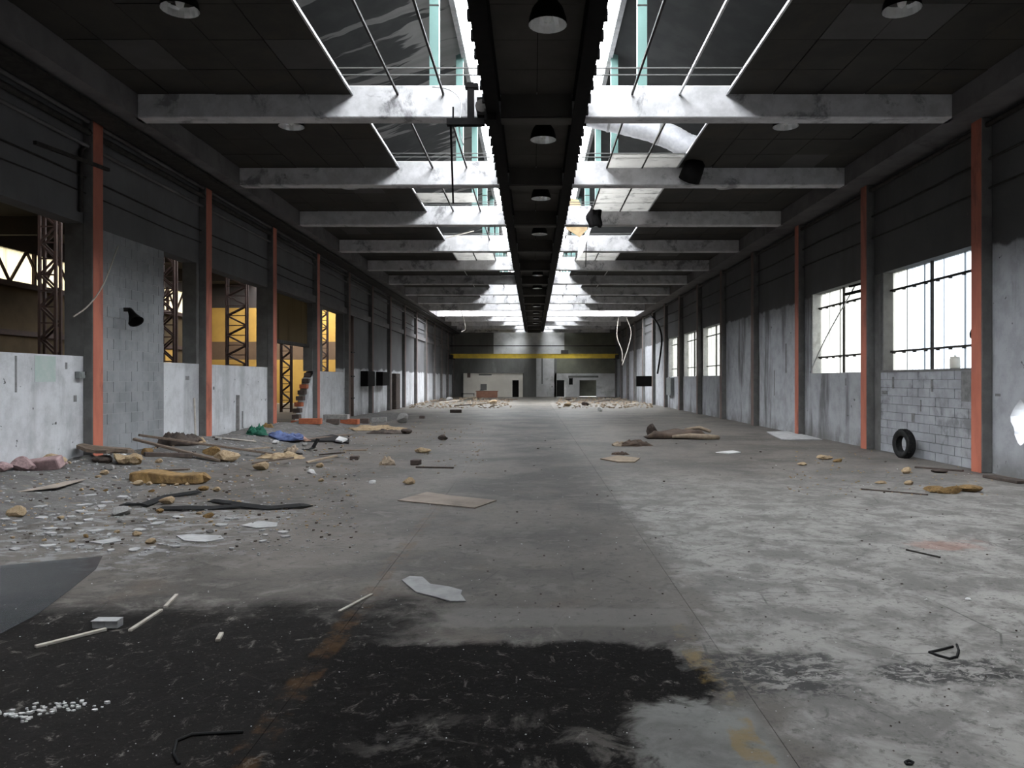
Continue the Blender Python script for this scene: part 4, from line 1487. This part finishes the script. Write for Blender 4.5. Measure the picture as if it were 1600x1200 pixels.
def crumple(name, pix, wpx, hpx, mt, label, cat, seed, dpx=None):
    """a heap of crumpled cloth or paper"""
    p = fl(*pix)
    sc_ = p.y / FPX
    rx, rz = wpx * sc_ / 2, hpx * sc_
    n, m_ = 34, 11
    mb = MB()
    for j in range(m_ + 1):
        t = j / m_
        for i in range(n):
            a = 2 * PI * i / n
            nv = Vector((math.cos(a) * 1.7, math.sin(a) * 1.7, t * 2 + seed))
            r = math.cos(t * PI / 2) ** .8 * (1 + .40 * mnoise.noise(nv) + .25 * mnoise.noise(nv * 3.1))
            q = Vector((r * math.cos(a) * 2.2, r * math.sin(a) * 2.2, seed))
            z = rz * math.sin(t * PI / 2) * (.75 + .75 * mnoise.noise(q) + .5 * mnoise.noise(q * 2.7))
            mb.v.append((rx * r * math.cos(a), rx * .65 * r * math.sin(a), max(0, z)))
    for j in range(m_):
        for i in range(n):
            k = (i + 1) % n
            mb.f.append((j * n + i, j * n + k, (j + 1) * n + k, (j + 1) * n + i))
    o = mb.build(name, M[mt], loc=p + Vector((0, rx * .4, -.005)), smooth=True)
    return tag(o, label, cat)


crumple('cloth_heap', (440, 688), 62, 13, 'blue', 'crumpled blue cloth heap before the tall doorway', 'cloth', 1)
crumple('cloth_heap', (397, 680), 34, 14, 'green', 'dark green cloth heap at the foot of the left wall', 'cloth', 4)
crumple('cloth_heap', (462, 689), 34, 8, 'pinkbrown', 'brownish cardboard heap right of the blue cloth', 'cardboard', 9)
crumple('cloth_heap', (418, 668), 16, 7, 'foam', 'small yellowish heap beside the doorway post', 'heap', 12)
crumple('debris_heap', (275, 696), 60, 22, 'wooddark', 'dark heap of debris against the wall by the second column', 'debris', 14)
crumple('debris_heap', (300, 692), 34, 10, 'tan', 'tan crumbled heap beside the dark heap', 'debris', 15)
crumple('debris_heap', (437, 717), 70, 9, 'tan', 'low tan heap of rotten boards in the left litter', 'debris', 17)
crumple('debris_heap', (455, 708), 26, 11, 'beige', 'pale lump on top of the low tan heap', 'debris', 19)
crumple('rag', (990, 697), 56, 9, 'brown', 'brown rag heap in front of the old mattress', 'rag', 22)
crumple('rag', (970, 697), 28, 7, 'beige', 'beige half of the rag heap before the mattress', 'rag', 23)
crumple('rag', (970, 711), 26, 5, 'brown', 'small brown rag above the tan flat board', 'rag', 25)
crumple('debris_heap', (585, 672), 90, 6, 'tan', 'low yellowish rubble row in the middle distance, left', 'debris', 27)
crumple('debris_heap', (600, 678), 50, 6, 'wooddark', 'dark strip in front of the yellowish rubble row', 'debris', 29)
crumple('paper_ball', (604, 727), 24, 12, 'beige', 'crumpled cream wrapper standing on the mid floor', 'wrapper', 31)

# brown mattress
o = empty('old_mattress', fl(1060, 686))
tag(o, 'torn brown mattress with beige stuffing on the right floor', 'mattress')
w_ = 98 * o.location.y / FPX
mb = MB()
n, m_ = 16, 6
for j in range(m_ + 1):
    for i in range(n + 1):
        u, v_ = i / n - .5, j / m_ - .5
        ed = min(1, (.5 - abs(u)) * 8) * min(1, (.5 - abs(v_)) * 6)
        mb.v.append((u * w_, v_ * .9 + .4, .02 + ed * (.18 + .06 * math.sin(7 * u + 3 * v_) + .05 * mnoise.noise(Vector((u * 5, v_ * 5, 2))))))
for j in range(m_):
    for i in range(n):
        a = j * (n + 1) + i
        mb.f.append((a, a + 1, a + n + 2, a + n + 1))
mb.f.append(tuple([i for i in range(n + 1)] + [j * (n + 1) + n for j in range(1, m_ + 1)] + [m_ * (n + 1) + i for i in range(n - 1, -1, -1)] + [j * (n + 1) for j in range(m_ - 1, 0, -1)])[::-1])
mb.build('cover', M['brown'], o, smooth=True)
MB().tube([(-.2, -.1, .08), (.3, -.16, .10), (.8, -.2, .07), (1.15, -.1, .05), (w_ / 2 + .05, .0, .05)], [.04, .08, .09, .07, .03], 8).build('stuffing', M['beige'], o, smooth=True)
MB().tube([(.3, .55, .26), (.75, .6, .30), (1.05, .4, .2)], [.03, .06, .05], 8).build('stuffing', M['beige'], o, smooth=True)
mobj('torn_corner', ROCK['wooddark'][0], o, (-w_ * .36, .55, .0), (0, 0, 0), (.2, .15, .45))

# tyre against the right wall
o = empty('tyre', fl(1414, 716))
o.location.y += .05
tag(o, 'worn black car tyre standing upright near the right wall', 'tyre')
Rt, rt, wt = .32, .19, .20
prof = [(rt, -.07), (.24, -.095), (.29, -.10), (.315, -.085), (.32, -.05), (.32, .05), (.315, .085), (.29, .10), (.24, .095), (rt, .07), (rt + .01, .05), (rt + .03, 0), (rt + .01, -.05), (rt, -.07)]
mb = MB().lathe(prof, 36)
t = mb.build('carcass', M['rubber'], o, smooth=True)
t.location = (0, 0, Rt - .005); t.rotation_euler = (0, PI / 2, -.0)
mb = MB()
for k in range(36):
    a = 2 * PI * k / 36
    for zz in (-.05, .0, .05):
        cx, cy = .318 * math.cos(a), .318 * math.sin(a)
        mb.bar((cx, cy, zz - .016), (cx * 1.015, cy * 1.015, zz + .016), .035, .012)
t2 = mb.build('tread', M['rubber'], o)
t2.location = t.location; t2.rotation_euler = t.rotation_euler
o.rotation_euler.z = .12
p = chunk(1443, 711, 9, 'wooddark', 'small dark lump on the floor right of the tyre', flat=1.6)

# bricks and blocks in front of the doorway stub
def brick(px, py, wpx, hpx, mt, label, name='brick', rz=0, cat='brick', group=None):
    p = fl(px, py)
    s_ = p.y / FPX
    wd, ht = wpx * s_, hpx * s_
    o = bevel(box(name, M[mt], -wd / 2, wd / 2, 0, max(.22, wd * .4), 0, ht), .01)
    o.location = p; o.rotation_euler = (0, 0, rz)
    return tag(o, label, cat, group)


brick(484, 663, 34, 9, 'brick', 'broken orange brick block at the foot of the doorway stub', rz=.1)
brick(545, 663, 28, 8, 'brick', 'orange brick block in the middle of the block row', rz=-.1)
brick(569, 662, 13, 8, 'brickdark', 'sooty block right of the orange brick block')
brick(585, 659, 10, 6, 'greyblock', 'small grey block in the rubble row, left one', cat='block')
brick(597, 659, 12, 7, 'greyblock', 'grey block at the right end of the block row', cat='block')
brick(520, 663, 20, 8, 'brickdark', 'sooty broken block between the two orange ones', rz=.2)
lump = brick(489, 651, 38, 8, 'greyblock', 'long grey concrete lump at the foot of the fourth column', 'concrete_lump', cat='block')
lump.location.y -= .3; lump.location.x = CL + .75
brick(659, 654, 8, 4, 'brickdark', 'lone dark brick on the far left floor')
brick(712, 645, 18, 5, 'brickdark', 'long dark box lying on the far floor left of centre', 'dark_box', cat='box')
brick(553, 719, 13, 6, 'brickdark', 'dark brown box standing on the mid floor, left one', 'dark_box', rz=.1, cat='box')
brick(647, 727, 13, 8, 'brickdark', 'dark brown box right of the crumpled wrapper', 'dark_box', rz=-.2, cat='box')
o = empty('rubber_flap', fl(484, 704))
tag(o, 'bent black rubber strip with one end standing up', 'rubber')
MB().add([(-.35, 0, 0), (-.05, -.02, .01), (.12, 0, .05), (.24, .03, .28), (-.35, .2, 0), (-.05, .18, .01), (.0, .2, .05), (.12, .22, .28),
          (-.35, 0, .02), (-.05, -.02, .03), (.10, 0, .07), (.22, .03, .29), (-.35, .2, .02), (-.05, .18, .03), (-.02, .2, .07), (.10, .22, .29)],
         [(0, 1, 5, 4), (1, 2, 6, 5), (2, 3, 7, 6), (8, 12, 13, 9), (9, 13, 14, 10), (10, 14, 15, 11), (0, 8, 9, 1), (1, 9, 10, 2), (2, 10, 11, 3), (4, 5, 13, 12), (5, 6, 14, 13), (6, 7, 15, 14), (3, 11, 15, 7), (0, 4, 12, 8)]).build('strip', M['rubber'], o)

# wire bits on the pale floor
def fwire(pix, r, label, name='wire_loop', cat='wire'):
    P = [fl(*q) + Vector((0, 0, r)) for q in pix]
    c = sum(P, Vector()) / len(P)
    o = MB().tube([p - c for p in P], r, 6).build(name, M['rubber'], loc=c, smooth=True)
    return tag(o, label, cat)


fwire([(1489, 1012), (1470, 1017), (1452, 1021), (1466, 1026), (1484, 1031), (1495, 1028), (1498, 1018), (1495, 1009)], .008, 'bent black wire loop on the pale concrete, right')
fwire([(1414, 1193), (1420, 1190), (1427, 1193), (1424, 1196), (1417, 1196), (1414, 1193)], .006, 'tiny black ring near the bottom right of the floor', 'wire_ring')
fwire([(280, 1196), (271, 1180), (276, 1160), (300, 1150), (335, 1148), (380, 1146)], .008, 'black cable curving over the dark floor, bottom left', 'floor_cable', 'cable')

# counter at the far end
o = empty('wooden_counter', (-4.7, 76.9, 0))
tag(o, 'reddish wooden counter in front of the cream partition', 'counter')
bd = box('body', M['desk'], -1.05, 1.05, 0, .5, 0, .62, o)
box('top', M['desk'], -1.12, 1.12, -.06, .56, .62, .67, o)
box('front_panel', M['desk'], -1.0, -.05, -.02, 0, .08, .56, bd)
box('front_panel', M['desk'], .05, 1.0, -.02, 0, .08, .56, bd)
o = empty('bench_frame', (-6.5, 76.5, 0))
tag(o, 'low dark frame on the floor left of the wooden counter', 'frame')
MB().bar((-.7, 0, .4), (.6, 0, .4), .07).build('top_rail', M['iron'], o)
for x in (-.65, .55): MB().bar((x, 0, 0), (x, 0, .4), .06).build('leg', M['iron'], o)

# ------------------------------------------------------------------ loose litter
# countable chunks strewn in the left litter, kept clear of what already lies there
rr = random.Random(5)
bpy.context.view_layer.update()
occ = []
for ob in list(COL.objects):
    if ob.get('category') and ob.get('kind') not in ('stuff', 'structure') and ob.matrix_world.translation.z < 1.2:
        bs = [c.matrix_world @ Vector(q) for c in [ob] + list(ob.children) if c.type == 'MESH' for q in c.bound_box]
        if bs: occ.append((min(b.x for b in bs), max(b.x for b in bs), min(b.y for b in bs), max(b.y for b in bs)))


def clear(p, r):
    for x0, x1, y0, y1 in occ:
        if x0 - r < p.x < x1 + r and y0 - r < p.y < y1 + r: return False
    occ.append((p.x - r, p.x + r, p.y - r, p.y + r))
    return True


for q in range(90):
    px, py = rr.uniform(0, 520), rr.uniform(692, 850)
    if px > 330 and py > 760: continue
    kind = rr.choice(['tan', 'tan', 'greyblock', 'greyblock', 'white', 'foam'])
    wd_ = rr.uniform(6, 17)
    if not clear(fl(px, py), wd_ * fl(px, py).y / FPX * .7): continue
    chunk(px, py, wd_, kind, 'small rubble chunk strewn in the litter by the left wall', group='rubble strewn by the left wall')
for q in range(60):
    px, py = rr.uniform(230, 560), rr.uniform(684, 745)
    p = fl(px, py)
    if not clear(p, .4): continue
    o = MB().bar((-rr.uniform(.15, .45), 0, .03), (rr.uniform(.15, .45), rr.uniform(-.4, .4), .05 + rr.uniform(0, .08)), rr.uniform(.06, .16), .03).build('broken_lath', M[rr.choice(['beige', 'wood', 'wooddark', 'wooddark', 'wood'])], loc=p)
    tag(o, 'short broken lath in the litter between planks and doorway, left', 'lath', 'broken laths in the left litter')
for q in range(60):
    px, py = rr.choice([rr.uniform(655, 800), rr.uniform(880, 1020)]), rr.uniform(624, 636)
    p = fl(px, py)
    if p.x < WL + 1.1 or p.x > WR - 1.1 or not clear(p, .8): continue
    if q % 3:
        o = MB().bar((-rr.uniform(.3, .9), 0, .06), (rr.uniform(.3, .9), rr.uniform(-.5, .5), .10 + rr.uniform(0, .15)), rr.uniform(.12, .3), .06).build('broken_board', M[rr.choice(['beige', 'wood', 'wooddark', 'palewood'])], loc=p)
        tag(o, 'broken board in the rubble strewn across the far floor', 'board', 'broken boards on the far floor')
    else:
        chunk(px, py, rr.uniform(7, 14), rr.choice(['tan', 'greyblock', 'wooddark']), 'rubble lump strewn across the far floor', group='rubble on the far floor')
# pale flakes: the larger ones singly, the grit as stuff
for q in range(130):
    px, py = rr.uniform(0, 470), rr.uniform(775, 862)
    if rr.random() < .3: px, py = rr.uniform(0, 260), rr.uniform(800, 860)
    p = fl(px, py)
    s_ = rr.uniform(5, 16) * p.y / FPX
    if not clear(p, s_): continue
    o = mobj('plaster_flake', rr.choice(FLK['plaster_grey']), None, p + Vector((0, 0, .003)), (rr.uniform(-.05, .05), rr.uniform(-.05, .05), rr.uniform(0, 6)), (s_, s_, .12))
    tag(o, 'small pale plaster flake in the litter at left', 'flake', 'plaster flakes at left')


def grit(name, n, area, smin, smax, mt, label, seed):
    r2 = random.Random(seed)
    mb = MB()
    for _ in range(n):
        px, py = area(r2)
        p = fl(px, py)
        if not (WL + .05 < p.x < WR - .05): continue
        s_ = r2.uniform(smin, smax) * p.y / FPX
        a0 = r2.uniform(0, 6)
        poly = [(p.x + s_ * r2.uniform(.5, 1) * math.cos(a0 + a), p.y + s_ * r2.uniform(.5, 1) * math.sin(a0 + a)) for a in (0, 1.5, 3.1, 4.6)]
        mb.prism(poly, p.z, p.z + s_ * r2.uniform(.2, .7))
    o = mb.build(name, M[mt])
    tag(o, label, 'grit', kind='stuff')


grit('white_grit', 330, lambda r: (r.uniform(0, 900), 640 + 560 * r.random() ** 1.3), .5, 1.7, 'white', 'white plaster grit scattered over the floor', 1)
grit('white_grit', 120, lambda r: (r.uniform(850, 1600), 690 + 500 * r.random()), .6, 1.8, 'white', 'sparse white grit over the right half of the floor', 2)
grit('dark_grit', 260, lambda r: (r.uniform(700, 1600), 680 + 500 * r.random()), .8, 2.6, 'wooddark', 'dark grit over the pale right half of the floor', 3)
grit('litter_grit', 900, lambda r: (r.uniform(0, 560), 680 + 190 * r.random()), .9, 3.6, 'plaster_grey', 'grey crumbs of plaster in the left litter', 4)
grit('litter_grit', 420, lambda r: (r.uniform(0, 560), 680 + 150 * r.random()), .9, 3.4, 'tan', 'tan crumbs of rubble in the left litter', 5)
grit('litter_grit', 300, lambda r: (r.uniform(0, 560), 680 + 180 * r.random()), 1., 4., 'wooddark', 'dark crumbs of charred wood in the left litter', 6)
grit('far_grit', 700, lambda r: (r.choice([r.uniform(640, 800), r.uniform(870, 1020)]), 622 + 16 * r.random()), 1., 3.4, 'beige', 'beige rubble spread across the far end of the floor', 7)
grit('mid_grit', 260, lambda r: (r.uniform(500, 760), 660 + 80 * r.random()), .7, 2.4, 'beige', 'crumbs scattered in the left middle distance', 8)
grit('leaf_grit', 160, lambda r: (r.uniform(1230, 1560), 705 + 70 * r.random()), .8, 2.6, 'tan', 'dry leaves and scraps along the right wall', 9)
